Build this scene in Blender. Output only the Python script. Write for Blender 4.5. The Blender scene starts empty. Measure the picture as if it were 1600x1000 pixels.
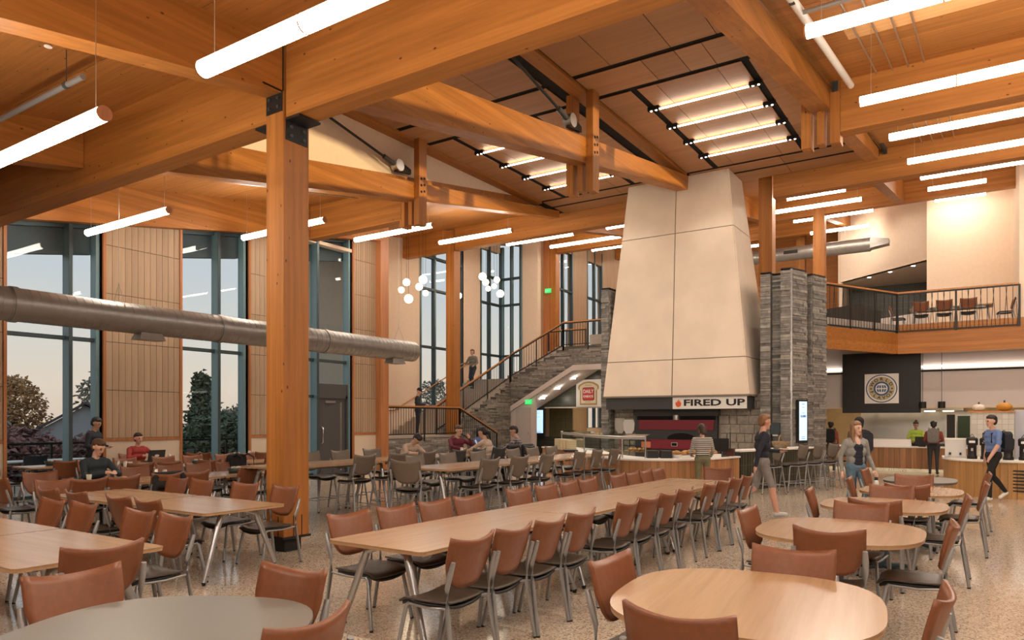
import bpy, math, random
import numpy as np
from mathutils import Vector, Matrix
random.seed(7)
S = bpy.context.scene
COL = S.collection
PI = math.pi
# ------------------------------------------------------------------ camera
# building axes: X runs along the window wall, Y across the hall towards the windows
TH = math.radians(33.3); CAM_H = 1.68
cam_d = bpy.data.cameras.new('camera'); cam = bpy.data.objects.new('camera', cam_d); COL.objects.link(cam)
cam.location = (0, 0, CAM_H); cam.rotation_euler = (PI/2, 0, TH - PI/2)
cam_d.sensor_width = 36; cam_d.lens = 1120/1600*36; cam_d.shift_y = 155/1600
cam_d.clip_start = .05; cam_d.clip_end = 600
S.camera = cam
# ------------------------------------------------------------------ world: clear dusk sky, warm at the horizon
W = bpy.data.worlds.new('world'); S.world = W; W.use_nodes = True
nt = W.node_tree; nt.nodes.clear()
tc = nt.nodes.new('ShaderNodeTexCoord'); sx = nt.nodes.new('ShaderNodeSeparateXYZ')
cr = nt.nodes.new('ShaderNodeValToRGB'); bg = nt.nodes.new('ShaderNodeBackground'); wo = nt.nodes.new('ShaderNodeOutputWorld')
nt.links.new(tc.outputs['Generated'], sx.inputs[0]); nt.links.new(sx.outputs['Z'], cr.inputs[0])
e = cr.color_ramp.elements
e[0].position = 0.0; e[0].color = (.66, .50, .40, 1)
e[1].position = .9; e[1].color = (.33, .42, .54, 1)
for p, c in ((.04, (.70, .56, .45, 1)), (.10, (.63, .57, .51, 1)), (.18, (.53, .54, .55, 1)), (.38, (.48, .52, .57, 1))):
    k = e.new(p); k.color = c
nt.links.new(cr.outputs[0], bg.inputs[0]); nt.links.new(bg.outputs[0], wo.inputs[0])
bg.inputs[1].default_value = 1.0
# low evening sun over the roofs: it only enters through the clerestories
sun_d = bpy.data.lights.new('evening_sun', 'SUN'); sun_d.energy = 3.2; sun_d.angle = .02; sun_d.color = (1, .68, .36)
sun = bpy.data.objects.new('evening_sun', sun_d); COL.objects.link(sun); sun.location = (-20, -60, 12)
sun.rotation_euler = Vector((.22, .97, -.068)).to_track_quat('-Z', 'Y').to_euler()
S.view_settings.view_transform = 'Standard'; S.view_settings.look = 'None'
S.view_settings.exposure = 0.32; S.view_settings.gamma = 1.0
S.view_settings.use_curve_mapping = False
TUBE = 40.0      # strength of the linear lamps

# ------------------------------------------------------------------ mesh helpers
class MB:
    def __init__(s): s.v = []; s.f = []; s.sm = []; s.mi = []
    def add(s, vs, fs, smooth=False, m=0):
        o = len(s.v); s.v += [tuple(p) for p in vs]
        for f in fs: s.f.append([o+i for i in f]); s.sm.append(smooth); s.mi.append(m)
        return s
    def box(s, a, b, M=None, m=0):
        x0, y0, z0 = a; x1, y1, z1 = b
        vs = [(x0,y0,z0),(x1,y0,z0),(x1,y1,z0),(x0,y1,z0),(x0,y0,z1),(x1,y0,z1),(x1,y1,z1),(x0,y1,z1)]
        if M is not None: vs = [M @ Vector(p) for p in vs]
        return s.add(vs, [(0,3,2,1),(4,5,6,7),(0,1,5,4),(1,2,6,5),(2,3,7,6),(3,0,4,7)], m=m)
    def hexa(s, lo, hi, m=0):        # two quads of 4 points, bottom ccw and top ccw
        return s.add(list(lo)+list(hi), [(0,3,2,1),(4,5,6,7),(0,1,5,4),(1,2,6,5),(2,3,7,6),(3,0,4,7)], m=m)
    def cyl(s, p, q, r, r2=None, n=12, cap=True, m=0, sy=1.0):
        p = Vector(p); q = Vector(q); r2 = r if r2 is None else r2
        w = (q-p).normalized(); u = w.orthogonal().normalized()
        if abs(w.z) < .95: u = w.cross(Vector((0,0,1))).normalized()
        else: u = Vector((1,0,0)) - w*w.x; u.normalize()
        t = w.cross(u)
        A = [p + (u*math.cos(2*PI*i/n) + t*math.sin(2*PI*i/n)*sy)*r for i in range(n)]
        B = [q + (u*math.cos(2*PI*i/n) + t*math.sin(2*PI*i/n)*sy)*r2 for i in range(n)]
        s.add(A+B, [(i, (i+1) % n, n+(i+1) % n, n+i) for i in range(n)], True, m)
        if cap: s.add(A, [tuple(range(n-1, -1, -1))], m=m); s.add(B, [tuple(range(n))], m=m)
        return s
    def tube(s, pts, r, n=8, m=0, sx=1.0):     # swept round tube through points
        pts = [Vector(p) for p in pts]; rings = []; up = Vector((0,0,1))
        for i, p in enumerate(pts):
            a = pts[max(i-1, 0)]; b = pts[min(i+1, len(pts)-1)]; w = (b-a).normalized()
            u = w.cross(up)
            if u.length < .1: u = w.cross(Vector((0,1,0)))
            u.normalize(); t = w.cross(u)
            rr = r[i] if isinstance(r, (list, tuple)) else r
            rings.append([p + (u*math.cos(2*PI*k/n)*sx + t*math.sin(2*PI*k/n))*rr for k in range(n)])
        vs = [p for g in rings for p in g]; fs = []
        for i in range(len(pts)-1):
            for k in range(n): fs.append((i*n+k, i*n+(k+1) % n, (i+1)*n+(k+1) % n, (i+1)*n+k))
        s.add(vs, fs, True, m); s.add(rings[0], [tuple(range(n-1, -1, -1))], m=m); s.add(rings[-1], [tuple(range(n))], m=m)
        return s
    def ball(s, c, r, n=16, k=10, sc=(1,1,1), m=0):
        c = Vector(c); vs = []; fs = []
        for j in range(k+1):
            a = PI*j/k
            for i in range(n):
                b = 2*PI*i/n
                vs.append(c + Vector((math.sin(a)*math.cos(b)*sc[0], math.sin(a)*math.sin(b)*sc[1], -math.cos(a)*sc[2]))*r)
        for j in range(k):
            for i in range(n): fs.append((j*n+i, j*n+(i+1) % n, (j+1)*n+(i+1) % n, (j+1)*n+i))
        return s.add(vs, fs, True, m)
    def prism(s, poly, h0, h1, M=None, smooth=False, m=0):   # polygon (x,y) ccw extruded along z
        n = len(poly)
        A = [Vector((x, y, h0)) for x, y in poly]; B = [Vector((x, y, h1)) for x, y in poly]
        if M is not None: A = [M @ p for p in A]; B = [M @ p for p in B]
        s.add(A+B, [(i, (i+1) % n, n+(i+1) % n, n+i) for i in range(n)], smooth, m)
        s.add(A, [tuple(range(n-1, -1, -1))], m=m); s.add(B, [tuple(range(n))], m=m)
        return s
    def lathe(s, c, prof, n=16, m=0):        # prof: (radius, z) list
        vs = []; fs = []; k = len(prof)
        for r, z in prof:
            for i in range(n): vs.append((c[0]+r*math.cos(2*PI*i/n), c[1]+r*math.sin(2*PI*i/n), c[2]+z))
        for j in range(k-1):
            for i in range(n): fs.append((j*n+i, j*n+(i+1) % n, (j+1)*n+(i+1) % n, (j+1)*n+i))
        return s.add(vs, fs, True, m)
    def mesh(s, name, mats):
        me = bpy.data.meshes.new(name); me.from_pydata(s.v, [], s.f)
        me.polygons.foreach_set('use_smooth', s.sm)
        for m in (mats if isinstance(mats, (list, tuple)) else [mats]): me.materials.append(m)
        if any(s.mi): me.polygons.foreach_set('material_index', s.mi)
        me.update(); return me
    def build(s, name, mats, parent=None, **kw):
        o = bpy.data.objects.new(name, s.mesh(name, mats)); COL.objects.link(o)
        if parent is not None: o.parent = parent
        return tag(o, **kw)
def tag(o, label=None, cat=None, group=None, kind=None):
    if label: o['label'] = label
    if cat: o['category'] = cat
    if group: o['group'] = group
    if kind: o['kind'] = kind
    return o
def thing(name, label, cat, loc=(0,0,0), rz=0, group=None):
    o = bpy.data.objects.new(name, None); COL.objects.link(o); o.empty_display_size = .1
    o.location = loc; o.rotation_euler = (0, 0, rz)
    return tag(o, label, cat, group)
def struct(name, mb, mat, parent=None): return mb.build(name, mat, parent, kind=None if parent else 'structure')
KIDS = {}
def copy_tree(o, parent=None, loc=None, rz=None, label=None, group=None):
    c = o.copy(); COL.objects.link(c); c.parent = parent
    if loc is not None: c.location = loc
    if rz is not None: c.rotation_euler = (0, 0, rz)
    if label: c['label'] = label
    if group: c['group'] = group
    if o.name not in KIDS: KIDS[o.name] = [k for k in o.children]
    for ch in KIDS[o.name]: copy_tree(ch, c)
    return c
def inst(me, name, parent=None, loc=(0,0,0), rot=(0,0,0), sc=(1,1,1)):
    o = bpy.data.objects.new(name, me); COL.objects.link(o); o.parent = parent
    o.location = loc; o.rotation_euler = rot; o.scale = sc
    return o
def rounded(hx, hy, r, n=6):
    out = []
    for cx_, cy_, a0 in ((hx-r, hy-r, 0), (-hx+r, hy-r, PI/2), (-hx+r, -hy+r, PI), (hx-r, -hy+r, 1.5*PI)):
        for i in range(n+1):
            a = a0 + PI/2*i/n; out.append((cx_+r*math.cos(a), cy_+r*math.sin(a)))
    return out
def superell(hx, hy, p=2.6, n=48):
    o = []
    for i in range(n):
        a = 2*PI*i/n; c_, s_ = math.cos(a), math.sin(a)
        o.append((hx*math.copysign(abs(c_)**(2/p), c_), hy*math.copysign(abs(s_)**(2/p), s_)))
    return o
def text_mesh(txt, size, depth=.004, sx=1.0, bold=0.0, align='CENTER'):
    cu = bpy.data.curves.new('lettering', 'FONT'); cu.body = txt; cu.size = size; cu.extrude = depth; cu.offset = bold
    cu.align_x = align; cu.align_y = 'CENTER'; cu.resolution_u = 3
    o = bpy.data.objects.new('lettering_tmp', cu); COL.objects.link(o)
    me = bpy.data.meshes.new_from_object(o.evaluated_get(bpy.context.evaluated_depsgraph_get()))
    bpy.data.objects.remove(o); bpy.data.curves.remove(cu)
    if sx != 1.0:
        for v in me.vertices: v.co.x *= sx
    return me
def lettering(txt, size, mat, parent, M, sx=1.0, bold=0.0, name='lettering'):
    me = text_mesh(txt, size, .004, sx, bold); me.materials.append(mat)
    o = bpy.data.objects.new(name, me); COL.objects.link(o); o.parent = parent; o.matrix_local = M
    return o
def face_mx(loc, nx=-1, ny=0):        # matrix for text on a vertical face with outward normal (nx,ny)
    n = Vector((nx, ny, 0)).normalized(); up = Vector((0,0,1)); r = up.cross(n)
    M = Matrix((r, up, n)).transposed().to_4x4(); M.translation = Vector(loc); return M

# ------------------------------------------------------------------ materials
MATS = {}
def newmat(name):
    m = bpy.data.materials.new(name); m.use_nodes = True; t = m.node_tree
    b = t.nodes['Principled BSDF']; return m, t, b
def plain(name, col, rough=.6, metal=0.0, noise=0.0, nscale=8.0, bump=0.0, spec=.5, stretch=None, coat=0.0):
    m, t, b = newmat(name)
    b.inputs['Base Color'].default_value = (*col, 1); b.inputs['Roughness'].default_value = rough
    b.inputs['Metallic'].default_value = metal; b.inputs['Specular IOR Level'].default_value = spec
    b.inputs['Coat Weight'].default_value = coat
    if noise or bump:
        tcn = t.nodes.new('ShaderNodeTexCoord'); mp = t.nodes.new('ShaderNodeMapping'); nz = t.nodes.new('ShaderNodeTexNoise')
        t.links.new(tcn.outputs['Object'], mp.inputs[0]); t.links.new(mp.outputs[0], nz.inputs[0])
        if stretch: mp.inputs['Scale'].default_value = stretch
        nz.inputs['Scale'].default_value = nscale; nz.inputs['Detail'].default_value = 5
        if noise:
            r = t.nodes.new('ShaderNodeValToRGB')
            r.color_ramp.elements[0].position = .3; r.color_ramp.elements[1].position = .7
            r.color_ramp.elements[0].color = (*[max(0, c*(1-noise)) for c in col], 1)
            r.color_ramp.elements[1].color = (*[min(1, c*(1+noise)) for c in col], 1)
            t.links.new(nz.outputs[0], r.inputs[0]); t.links.new(r.outputs[0], b.inputs['Base Color'])
        if bump:
            bp = t.nodes.new('ShaderNodeBump'); bp.inputs['Strength'].default_value = bump; bp.inputs['Distance'].default_value = .01
            t.links.new(nz.outputs[0], bp.inputs['Height']); t.links.new(bp.outputs[0], b.inputs['Normal'])
    return m
def emis(name, col, strength):
    m, t, b = newmat(name)
    b.inputs['Base Color'].default_value = (*col, 1); b.inputs['Emission Color'].default_value = (*col, 1)
    b.inputs['Emission Strength'].default_value = strength; return m
def wood(name, base, axis=0, var=.28, lam=None, lamaxis=2, knots=0.0, rough=.5, grain=1.0, island=0.0, spec=.4):
    """procedural timber: grain stretched along axis, optional laminations and knots"""
    m, t, b = newmat(name); N = t.nodes; L = t.links
    tcn = N.new('ShaderNodeTexCoord'); mp = N.new('ShaderNodeMapping'); L.new(tcn.outputs['Object'], mp.inputs[0])
    sc = [16*grain]*3; sc[axis] = .7*grain; mp.inputs['Scale'].default_value = sc
    nz = N.new('ShaderNodeTexNoise'); nz.inputs['Scale'].default_value = 1.0; nz.inputs['Detail'].default_value = 6; nz.inputs['Roughness'].default_value = .6
    L.new(mp.outputs[0], nz.inputs[0])
    r = N.new('ShaderNodeValToRGB'); L.new(nz.outputs[0], r.inputs[0])
    r.color_ramp.elements[0].position = .32; r.color_ramp.elements[1].position = .68
    r.color_ramp.elements[0].color = (*[c*(1-var) for c in base[:2]], base[2]*(1-var*1.3), 1)
    r.color_ramp.elements[1].color = (*[min(1, c*(1+var*.7)) for c in base], 1)
    col = r.outputs[0]
    def mult(fac, col):
        mx = N.new('ShaderNodeMix'); mx.data_type = 'RGBA'; mx.blend_type = 'MULTIPLY'; mx.inputs[0].default_value = 1
        L.new(col, mx.inputs[6]); L.new(fac, mx.inputs[7]); return mx.outputs[2]
    if lam:
        sp = N.new('ShaderNodeSeparateXYZ'); L.new(tcn.outputs['Object'], sp.inputs[0])
        d = N.new('ShaderNodeMath'); d.operation = 'DIVIDE'; d.inputs[1].default_value = lam; L.new(sp.outputs[lamaxis], d.inputs[0])
        f = N.new('ShaderNodeMath'); f.operation = 'FLOOR'; L.new(d.outputs[0], f.inputs[0])
        wn = N.new('ShaderNodeTexWhiteNoise'); wn.noise_dimensions = '1D'; L.new(f.outputs[0], wn.inputs['W'])
        rr = N.new('ShaderNodeValToRGB'); rr.color_ramp.elements[0].color = (.78, .74, .68, 1); rr.color_ramp.elements[1].color = (1.0, 1.0, 1.0, 1)
        L.new(wn.outputs[0], rr.inputs[0]); col = mult(rr.outputs[0], col)
    if island:
        g = N.new('ShaderNodeObjectInfo'); rr = N.new('ShaderNodeValToRGB')
        rr.color_ramp.elements[0].color = (1-island, 1-island*1.1, 1-island*1.2, 1); rr.color_ramp.elements[1].color = (1, 1, 1, 1)
        L.new(g.outputs['Random'], rr.inputs[0]); col = mult(rr.outputs[0], col)
    if knots:
        m2 = N.new('ShaderNodeMapping'); s2 = [5.5]*3; s2[axis] = 3.2; m2.inputs['Scale'].default_value = s2; L.new(tcn.outputs['Object'], m2.inputs[0])
        vo = N.new('ShaderNodeTexVoronoi'); vo.inputs['Scale'].default_value = 1.0; L.new(m2.outputs[0], vo.inputs[0])
        kr = N.new('ShaderNodeValToRGB'); kr.color_ramp.elements[0].position = .045; kr.color_ramp.elements[1].position = .085
        kr.color_ramp.elements[0].color = (.25, .16, .12, 1); kr.color_ramp.elements[1].color = (1, 1, 1, 1)
        L.new(vo.outputs['Distance'], kr.inputs[0]); col = mult(kr.outputs[0], col)
    L.new(col, b.inputs['Base Color']); b.inputs['Roughness'].default_value = rough; b.inputs['Specular IOR Level'].default_value = spec
    return m
GL = (.46, .185, .042)
m_gx = wood('glulam_along_x', GL, 0, .2, .11, 2, .5); m_gy = wood('glulam_along_y', GL, 1, .2, .11, 2, .5); m_gz = wood('glulam_upright', (.48, .195, .045), 2, .2, .1, 1, .5)
m_deck = wood('cross_laminated_deck', (.46, .19, .048), 1, .22, None, 2, .5, .6, 1, .22)
m_ply = wood('ceiling_plywood', (.50, .27, .14), 1, .12, None, 2, 0, .55, .5, .18)
m_wpan = wood('pale_wall_board', (.45, .32, .215), 2, .12, None, 2, 0, .6, .8, .12)
m_trimw = wood('reddish_timber_trim', (.42, .17, .065), 2, .2, None, 2, 0, .5)
m_rail = wood('oak_handrail', (.50, .23, .085), 0, .2, None, 2, 0, .4)
m_oak = wood('oak_tabletop', (.40, .25, .14), 0, .13, None, 2, 0, .24, 1.2, 0, .65)
m_slat = wood('walnut_counter_board', (.46, .235, .11), 2, .25, None, 2, 0, .45, 1, .35)
m_plyedge = plain('plywood_edge', (.46, .29, .15), .6)
m_black = plain('black_steel', (.02, .019, .018), .5, .3)
m_dark = plain('dark_slot', (.006, .005, .005), .9)
m_frame = plain('dark_bronze_window_frame', (.05, .075, .085), .45, .3)
m_fin = plain('pale_blue_window_fin', (.16, .27, .31), .4, .2)
m_white = plain('warm_white_plaster', (.80, .66, .52), .85, noise=.03)
m_cream = plain('cream_panel', (.66, .56, .43), .7)
m_grayw = plain('grey_white_bulkhead', (.62, .56, .53), .8)
m_hood = plain('limestone_hood', (.74, .62, .49), .75, noise=.06, nscale=1.2)
m_hoodj = plain('hood_joint', (.22, .18, .14), .9)
m_steel = plain('stainless_steel', (.55, .54, .52), .3, .9)
m_alu = plain('silver_painted_steel', (.36, .37, .38), .38, .55)
m_tleg = plain('satin_chrome_leg', (.48, .50, .52), .28, .8)
m_char = plain('charcoal_metal', (.06, .06, .062), .5, .2)
m_rust = plain('rust_brown_leatherette', (.205, .070, .027), .42, noise=.08, nscale=30, bump=.08)
m_taupe = plain('taupe_plastic', (.155, .122, .092), .5, noise=.05, nscale=20)
m_seat = plain('dark_brown_seat', (.05, .036, .026), .42, noise=.15, nscale=20)
m_under = plain('black_seat_shell', (.012, .012, .012), .5)
m_rubber = plain('black_rubber', (.01, .01, .01), .8)
m_galv = None
m_grey = plain('grey_laminate', (.165, .16, .14), .33)
m_wpaint = plain('white_paint', (.8, .78, .74), .5)
m_blk = plain('black_panel', (.016, .015, .015), .55)
m_red = plain('oven_red_enamel', (.24, .03, .045), .35)
m_tube = emis('lamp_tube', (1, .90, .76), TUBE)
m_tubetop = emis('lamp_tube_top', (1, .82, .62), 16.0)
m_led = emis('led_strip', (1, .92, .80), 15.0)
m_cove = emis('cove_light', (1, .90, .78), 3.5)
m_globe = emis('globe_lamp', (1, .80, .56), 8.0)
m_glow = emis('kitchen_glow', (1, .80, .55), 7.0)
m_screen = emis('lit_screen', (.48, .70, .95), .95)
m_exit = emis('exit_green', (.02, .65, .16), 1.0)
def glass_mat(name, tint, f0=.015):
    m = bpy.data.materials.new(name); m.use_nodes = True; t = m.node_tree; t.nodes.clear()
    o = t.nodes.new('ShaderNodeOutputMaterial'); mx = t.nodes.new('ShaderNodeMixShader'); lw = t.nodes.new('ShaderNodeLayerWeight'); lw.inputs[0].default_value = .5
    pw = t.nodes.new('ShaderNodeMath'); pw.operation = 'POWER'; pw.inputs[1].default_value = 5; ma = t.nodes.new('ShaderNodeMath'); ma.operation = 'MULTIPLY_ADD'; ma.inputs[1].default_value = .8; ma.inputs[2].default_value = f0
    tr = t.nodes.new('ShaderNodeBsdfTransparent'); gl = t.nodes.new('ShaderNodeBsdfGlossy')
    tr.inputs[0].default_value = (*tint, 1); gl.inputs['Roughness'].default_value = .0
    t.links.new(lw.outputs['Facing'], pw.inputs[0]); t.links.new(pw.outputs[0], ma.inputs[0]); t.links.new(ma.outputs[0], mx.inputs[0])
    t.links.new(tr.outputs[0], mx.inputs[1]); t.links.new(gl.outputs[0], mx.inputs[2]); t.links.new(mx.outputs[0], o.inputs[0])
    return m
m_glass = glass_mat('window_glass', (.93, .97, .98)); m_clear = glass_mat('clear_glass', (.90, .95, .93))
def terrazzo():
    m, t, b = newmat('polished_terrazzo'); N = t.nodes; L = t.links
    tcn = N.new('ShaderNodeTexCoord')
    v = N.new('ShaderNodeTexVoronoi'); v.inputs['Scale'].default_value = 85; L.new(tcn.outputs['Object'], v.inputs[0])
    sp = N.new('ShaderNodeSeparateColor'); L.new(v.outputs['Color'], sp.inputs[0])
    r = N.new('ShaderNodeValToRGB'); r.color_ramp.interpolation = 'CONSTANT'; E = r.color_ramp.elements
    E[0].position = 0; E[0].color = (.24, .19, .145, 1); E[1].position = .16; E[1].color = (.48, .395, .305, 1)
    for p, c in ((.34, (.58, .49, .39, 1)), (.74, (.68, .59, .48, 1)), (.92, (.40, .32, .24, 1))):
        k = E.new(p); k.color = c
    L.new(sp.outputs[0], r.inputs[0])
    n = N.new('ShaderNodeTexNoise'); n.inputs['Scale'].default_value = .5; L.new(tcn.outputs['Object'], n.inputs[0])
    r2 = N.new('ShaderNodeValToRGB'); r2.color_ramp.elements[0].color = (.86, .86, .86, 1); r2.color_ramp.elements[1].color = (1.08, 1.06, 1.02, 1)
    L.new(n.outputs[0], r2.inputs[0])
    mx = N.new('ShaderNodeMix'); mx.data_type = 'RGBA'; mx.blend_type = 'MULTIPLY'; mx.inputs[0].default_value = 1
    L.new(r.outputs[0], mx.inputs[6]); L.new(r2.outputs[0], mx.inputs[7]); L.new(mx.outputs[2], b.inputs['Base Color'])
    b.inputs['Roughness'].default_value = .13; b.inputs['Specular IOR Level'].default_value = .7
    return m
m_floor = terrazzo()
def stone_mat(name, cols, rough=.85):
    """split stone, a random tone for each stone"""
    m, t, b = newmat(name); N = t.nodes; L = t.links
    g = N.new('ShaderNodeNewGeometry'); r = N.new('ShaderNodeValToRGB'); E = r.color_ramp.elements
    E[0].color = (*cols[0], 1); E[1].color = (*cols[-1], 1)
    for i, c in enumerate(cols[1:-1]): k = E.new((i+1)/(len(cols)-1)); k.color = (*c, 1)
    L.new(g.outputs['Random Per Island'], r.inputs[0])
    tcn = N.new('ShaderNodeTexCoord'); n = N.new('ShaderNodeTexNoise'); n.inputs['Scale'].default_value = 9; n.inputs['Detail'].default_value = 6
    L.new(tcn.outputs['Object'], n.inputs[0])
    r2 = N.new('ShaderNodeValToRGB'); r2.color_ramp.elements[0].position = .3; r2.color_ramp.elements[1].position = .7
    r2.color_ramp.elements[0].color = (.7, .7, .7, 1); r2.color_ramp.elements[1].color = (1.15, 1.15, 1.15, 1); L.new(n.outputs[0], r2.inputs[0])
    mx = N.new('ShaderNodeMix'); mx.data_type = 'RGBA'; mx.blend_type = 'MULTIPLY'; mx.inputs[0].default_value = 1
    L.new(r.outputs[0], mx.inputs[6]); L.new(r2.outputs[0], mx.inputs[7]); L.new(mx.outputs[2], b.inputs['Base Color'])
    bp = N.new('ShaderNodeBump'); bp.inputs['Strength'].default_value = .5; bp.inputs['Distance'].default_value = .02
    L.new(n.outputs[0], bp.inputs['Height']); L.new(bp.outputs[0], b.inputs['Normal']); b.inputs['Roughness'].default_value = rough
    return m
m_ledge = stone_mat('grey_ledgestone', [(.15, .145, .135), (.22, .21, .195), (.27, .255, .23), (.36, .34, .30), (.20, .195, .19)])
m_ashlar = stone_mat('fieldstone', [(.22, .21, .19), (.34, .315, .265), (.42, .38, .32), (.29, .285, .27)])
m_mortar = plain('dark_mortar', (.10, .09, .08), .95)
m_mortar2 = plain('pale_mortar', (.36, .31, .25), .95)
def galvanised():
    m, t, b = newmat('spiral_galvanised_duct'); N = t.nodes; L = t.links
    tcn = N.new('ShaderNodeTexCoord'); n = N.new('ShaderNodeTexNoise'); n.inputs['Scale'].default_value = 6; L.new(tcn.outputs['Object'], n.inputs[0])
    r = N.new('ShaderNodeValToRGB'); r.color_ramp.elements[0].color = (.25, .24, .225, 1); r.color_ramp.elements[1].color = (.38, .365, .345, 1)
    L.new(n.outputs[0], r.inputs[0]); L.new(r.outputs[0], b.inputs['Base Color'])
    b.inputs['Metallic'].default_value = .65; b.inputs['Roughness'].default_value = .38; return m
m_galv = galvanised()
def zD(X): return 6.50 + .165*(X-6.1)          # underside of the sloping roof deck
# ================================================================== STRUCTURE
struct('floor', MB().box((-14, -26, -.2), (62, 20.2, 0)), m_floor)
# ---- roof deck: long laminated panels, each its own piece, running across the hall
deck = struct('ceiling', MB().box((-12, -26, zD(-12)+.6), (-11.9, 20, zD(-12)+.7)), m_deck)
def deck_panels(x0, x1, y0, y1, w=1.2, cut=6.0, zf=zD):
    x = x0
    while x < x1-.02:
        xe = min(x+w, x1); ys = [y0]
        yy = y0 + random.uniform(.4, 1)*cut
        while yy < y1-.8: ys.append(yy); yy += cut
        ys.append(y1)
        for a, b in zip(ys[:-1], ys[1:]):
            g = .006; A = [(x+g, a+g), (xe-g, a+g), (xe-g, b-g), (x+g, b-g)]
            mb = MB().hexa([(p, q, zf(p)) for p, q in A], [(p, q, zf(p)+.2) for p, q in A])
            mb.build('deck_panel', m_deck, deck)
        x = xe
deck_panels(-12, 5.95, -26, 16.6, 1.2, 14)
deck_panels(6.3, 22.3, 12.62, 20.3, 1.25, 12); deck_panels(6.3, 22.3, -26, 2.38, 1.25, 14)
deck_panels(22.3, 60, -26, 20.3, 1.6, 16)
# ---- timber beams
def beam_y(x, w, y0, y1, z0, z1, label):
    g = MB().box((x-w/2, y0, z0), (x+w/2, y1, z1)); return g.build('timber_beam', m_gy, label=label, cat='beam', group='laminated timber beams across the hall')
beam_y(6.1, .32, 7.66, 16.4, 5.46, 6.5, 'huge laminated timber beam from the nearest column towards the windows')
beam_y(6.1, .32, -26, 7.28, 5.46, 6.5, 'huge laminated timber beam crossing the top of the picture from nearest column')
beam_y(14.3, .32, 12.78, 16.4, 6.90, zD(14.3), 'timber beam from the left truss posts to the window wall')
beam_y(14.3, .32, -26, 2.16, 6.90, zD(14.3), 'timber beam running right from the right truss posts')
beam_y(22.4, .34, 17.72, 20.3, 8.32, zD(22.4), 'short timber beam left of the stair column')
beam_y(22.4, .34, 9.6, 17.28, 8.32, zD(22.4), 'timber beam between the stair column and the tall hood')
beam_y(22.4, .34, -26, 5.25, 8.32, zD(22.4), 'timber beam running right from the column beside the hood')
beam_y(30.4, .34, -26, 17.28, 9.74, zD(30.4), 'distant timber beam from the upper landing column behind the hood')
beam_y(38.4, .34, -26, 17.9, 11.0, zD(38.4), 'farthest timber beam seen above the gallery')
def beam_x(y, w, x0, x1, dz0, label, mat=m_gx, name='timber_purlin', h=None):
    lo = [(x0, y-w/2, zD(x0)-dz0), (x1, y-w/2, zD(x1)-dz0), (x1, y+w/2, zD(x1)-dz0), (x0, y+w/2, zD(x0)-dz0)]
    hh = dz0 if h is None else h
    return MB().hexa(lo, [(a, b, c+hh) for a, b, c in lo]).build(name, mat, label=label, cat='beam', group='sloping timber purlins')
pl = beam_x(7.47, .30, -12, 5.93, .70, 'sloping timber beam from the nearest column to the top left corner')
beam_x(12.4, .30, -12, 5.93, .70, 'sloping timber beam end at the left edge above long lamp')
beam_x(2.4, .30, -12, 5.93, .70, 'sloping timber beam overhead behind the big cross beam')
hd = beam_x(16.38, .22, 6.3, 17.2, .85, 'sloping timber edge beam above the tall left windows')
for k, y in enumerate((-2.6, -7.6)): beam_x(y, .3, -12, 5.93, .7, ('first', 'second')[k]+' sloping timber beam out to the far right')
for x0, x1, w in ((14.5, 22.2, 'second'), (22.6, 30.2, 'third')):
    beam_x(-2.6, .3, x0, x1, .75, w+' bay sloping timber beam above the right aisle', h=.75)
for (x0, x1, y, w) in ((22.6, 30.2, 7.5, 'behind the hood'), (22.6, 30.2, 12.5, 'left of the hood top'), (30.6, 38.2, 5.5, 'above the far gallery'), (22.6, 30.2, 2.6, 'beyond the right truss')):
    beam_x(y, .3, x0, x1, .75, 'sloping timber beam '+w, h=.75)
# steel hangers under the near purlin at the column
# ---- columns
def column(x, y, z0, z1, wx, wy, label, base=True, bracket=False):
    t = thing('timber_column', label, 'column', (x, y, z0), 0, 'laminated timber columns')
    zb = .2 if base else 0
    mb = MB().box((-wx/2, -wy/2, zb), (wx/2, wy/2, z1-z0)); mb.build('shaft', m_gz, t)
    if base:
        MB().box((-wx/2-.02, -wy/2-.02, .17), (wx/2+.02, wy/2+.02, .2)).build('base_plate', m_black, t)
        MB().box((-.13, -.1, 0), (.13, .1, .17)).build('steel_shoe', m_black, t)
        f = MB()
        for s in (-.07, .06): f.box((s+.02, -wy/2-.004, .2), (s+.032, -wy/2+.01, .46)); f.box((-wx/2-.004, s, .2), (-wx/2+.01, s+.012, .46))
        f.build('knife_plate', m_black, t)
    if bracket:
        zz = 5.44-z0
        for sy in (-1, 1):
            b = MB(); y0 = sy*wy/2
            b.box((-.17, min(y0, y0+sy*.26), zz-.012), (.17, max(y0, y0+sy*.26), zz+.014))
            b.box((-.17, min(y0, y0+sy*.015), zz-.25), (.17, max(y0, y0+sy*.015), zz))
            o = b.build('beam_bracket', m_black, t)
            for bx in (-.1, .1):
                for bz in (.08, .19): MB().cyl((bx, y0+sy*.012, zz-bz), (bx, y0+sy*.04, zz-bz), .022, n=8).build('bolt', m_char, o)
        b = MB(); zz = 5.78-z0
        b.box((-wx/2-.3, -.15, zz-.012), (-wx/2, .15, zz+.012)); b.box((-wx/2-.014, -.15, zz-.24), (-wx/2, .15, zz))
        o = b.build('beam_bracket', m_black, t)
        for by in (-.08, .08):
            for bz in (.07, .18): MB().cyl((-wx/2-.012, by, zz-bz), (-wx/2-.035, by, zz-bz), .02, n=8).build('bolt', m_char, o)
        MB().box((-wx/2-.006, -.165, zz), (-wx/2+.004, -.145, 6.5-z0)).build('gap_plate', m_black, t)
    return t
column(6.12, 7.47, 0, zD(6.12), .40, .33, 'nearest timber column standing on black steel shoe beside long table', True, True)
column(22.4, 17.5, 0, 9.1, .40, .40, 'timber column rising through the stone staircase', False)
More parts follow.
